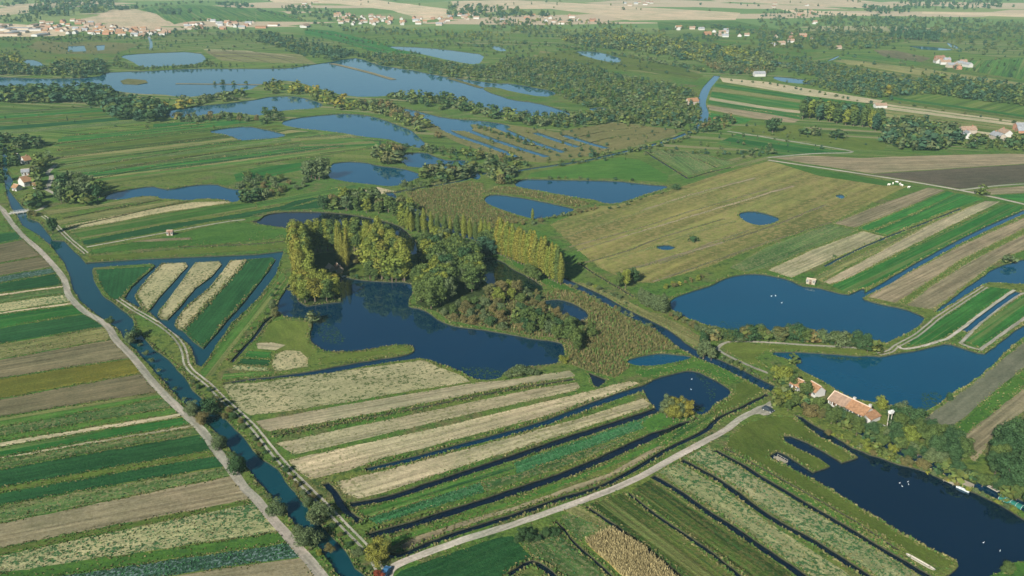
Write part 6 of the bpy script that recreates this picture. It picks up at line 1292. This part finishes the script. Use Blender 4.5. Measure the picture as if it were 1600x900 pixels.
# ------------------------------------------------------------------ village houses
RF = [('roof_orange', 'orange'), ('roof_pink', 'faded pink'), ('roof_brown', 'brown'), ('roof_grey', 'grey')]
WLs = [('wall_white', 'white'), ('wall_cream', 'cream'), ('wall_brick', 'brick')]
HM = {}
def village(px, n, place, wts=(3, 6, 1, 1), big=False, space=11.5, rot=0.0):
    pts = sorted(fill(px, space, n), key=lambda p: px_of(*p)[0]); num = {}
    for X, Y in pts:
        rf, rn = rnd.choices(RF, wts)[0]; wl, wn = rnd.choices(WLs, (6, 3, 2))[0]
        key = (rf, wl, big)
        k = rnd.randrange(3); L_ = (22+10*k) if big else (9+2.2*k); Wd = (13 if big else 7); hw = (3.2 if big else (2.4, 3.0, 3.6)[k]); hr = (1.2 if big else 2.6)
        lab0 = '%s%s roofed %s %s %s' % ('long ' if big else '', rn, wn, 'hall' if big else 'house', place); num[lab0] = num.get(lab0, 0)+1
        o_scale = .82; lab = '%s %s%s roofed %s %s from left %s' % (nth(num[lab0]), 'long ' if big else '', rn, wn, 'hall' if big else 'house', place)
        kk = key+(k,)
        rz = rot+rnd.choice((0, 0, math.pi/2))+rnd.uniform(-.25, .25)
        if kk not in HM:
            o = house('village_hall' if big else 'village_house', X, Y, rz, L_, Wd, hw, hr, wl, rf, lab, 'village houses '+place, 0, 'hall' if big else 'house'); HM[kk] = o
            if not big: MB().box(L_*.3, 0, hw+hr-.5, .8, .8, 1.6).build('chimney', MATS['wall_brick'], [c for c in o.children if c.name.startswith('roof')][0])
        else:
            src = HM[kk]; o = src.copy(); COL.objects.link(o); o.location = (X, Y, 0); o.rotation_euler = (0, 0, rz); o['label'] = lab; o['group'] = 'village houses '+place
            for ch in list(src.children):
                c = ch.copy(); COL.objects.link(c); c.parent = o
                for gc in list(ch.children): d = gc.copy(); COL.objects.link(d); d.parent = c
village([(-20,40),(62,40),(66,57),(-20,58)], 15, 'at the left village end', (1, 5, 0, 3), True, 19)
village([(66,36),(125,32),(185,44),(190,56),(130,54),(70,57)], 56, 'in the left village')
village([(185,46),(265,46),(266,55),(190,58)], 28, 'below the pale hill', (2, 5, 1, 1))
village([(290,38),(320,38),(322,47),(292,47)], 8, 'right of the pale hill')
village([(325,32),(400,33),(400,47),(330,47)], 18, 'in the village above the lakes', (1, 4, 2, 3))
village([(404,35),(432,35),(432,44),(404,44)], 2, 'above the dark wood', (3, 1, 0, 0), True, 20)
village([(446,35),(488,36),(488,43),(446,42)], 2, 'farther right above the dark wood', (1, 3, 0, 0), True, 24)
village([(522,22),(560,24),(620,28),(645,38),(600,42),(530,38)], 52, 'in the pink roofed village', (2, 6, 1, 0))
village([(645,28),(700,30),(700,40),(650,40)], 14, 'in the white walled row', (1, 3, 1, 1))
village([(698,20),(750,22),(752,38),(702,34)], 14, 'below the pale plain', (3, 4, 1, 1))
village([(784,32),(800,32),(800,40),(784,40)], 3, 'beyond the white walled row', (1, 3, 1, 1))
village([(808,20),(870,22),(935,32),(930,38),(850,38),(812,36)], 14, 'below the long pale field', (2, 4, 1, 1), space=22)
village([(972,3),(1025,4),(1025,10),(975,10)], 7, 'inside the long pale field', (2, 4, 1, 1), space=22)
village([(1052,44),(1095,42),(1125,46),(1178,56),(1170,62),(1110,56),(1055,52)], 14, 'above the far poplar wood', (3, 4, 1, 1), space=16)
village([(1192,62),(1225,54),(1270,54),(1300,70),(1330,76),(1300,78),(1240,70),(1200,74)], 9, 'right of the far poplar wood', (1, 4, 1, 1), space=18)
village([(1200,4),(1260,6),(1300,34),(1340,36),(1290,40),(1210,34)], 9, 'among upper right woods', (1, 4, 1, 1), space=30)
village([(1440,92),(1480,92),(1520,102),(1516,110),(1460,104)], 9, 'among the far right fields', (2, 3, 1, 2), space=14)
village([(470,2),(498,4),(496,14),(474,12)], 4, 'at the very top', (1, 4, 1, 1), space=16)
village([(1482,206),(1560,212),(1600,200),(1600,206),(1558,222),(1490,222)], 7, 'near the right edge', (0, 2, 1, 4), False, 13)
X, Y = g(1081, 163); house('village_house', X, Y, .4, 12, 7, 3.5, 3, 'wall_cream', 'roof_orange', 'lone orange roofed house beside the winding river', None, 0)
X, Y = g(1186, 119); house('village_house', X, Y, .1, 14, 8, 3.5, 2.6, 'wall_white', 'roof_grey', 'lone pale roofed house above the striped fields', None, 0)
X, Y = g(1375, 168); house('village_house', X, Y, .1, 12, 6, 2.6, 2.0, 'wall_white', 'roof_pink', 'lone low house at the corner of the striped fields', None, 0)
X, Y = g(1336, 237.5); 0 and house('village_house', X, Y, .1, 9, 6, 2.6, 2.0, 'wall_white', 'roof_grey', 'lone grey shed beside the ploughed field', None, 0)
X, Y = g(1432, 238); 0 and house('village_house', X, Y, .3, 10, 6, 2.6, 2.0, 'wall_white', 'roof_grey', 'lone white shed among trees above the ploughed field', None, 0)
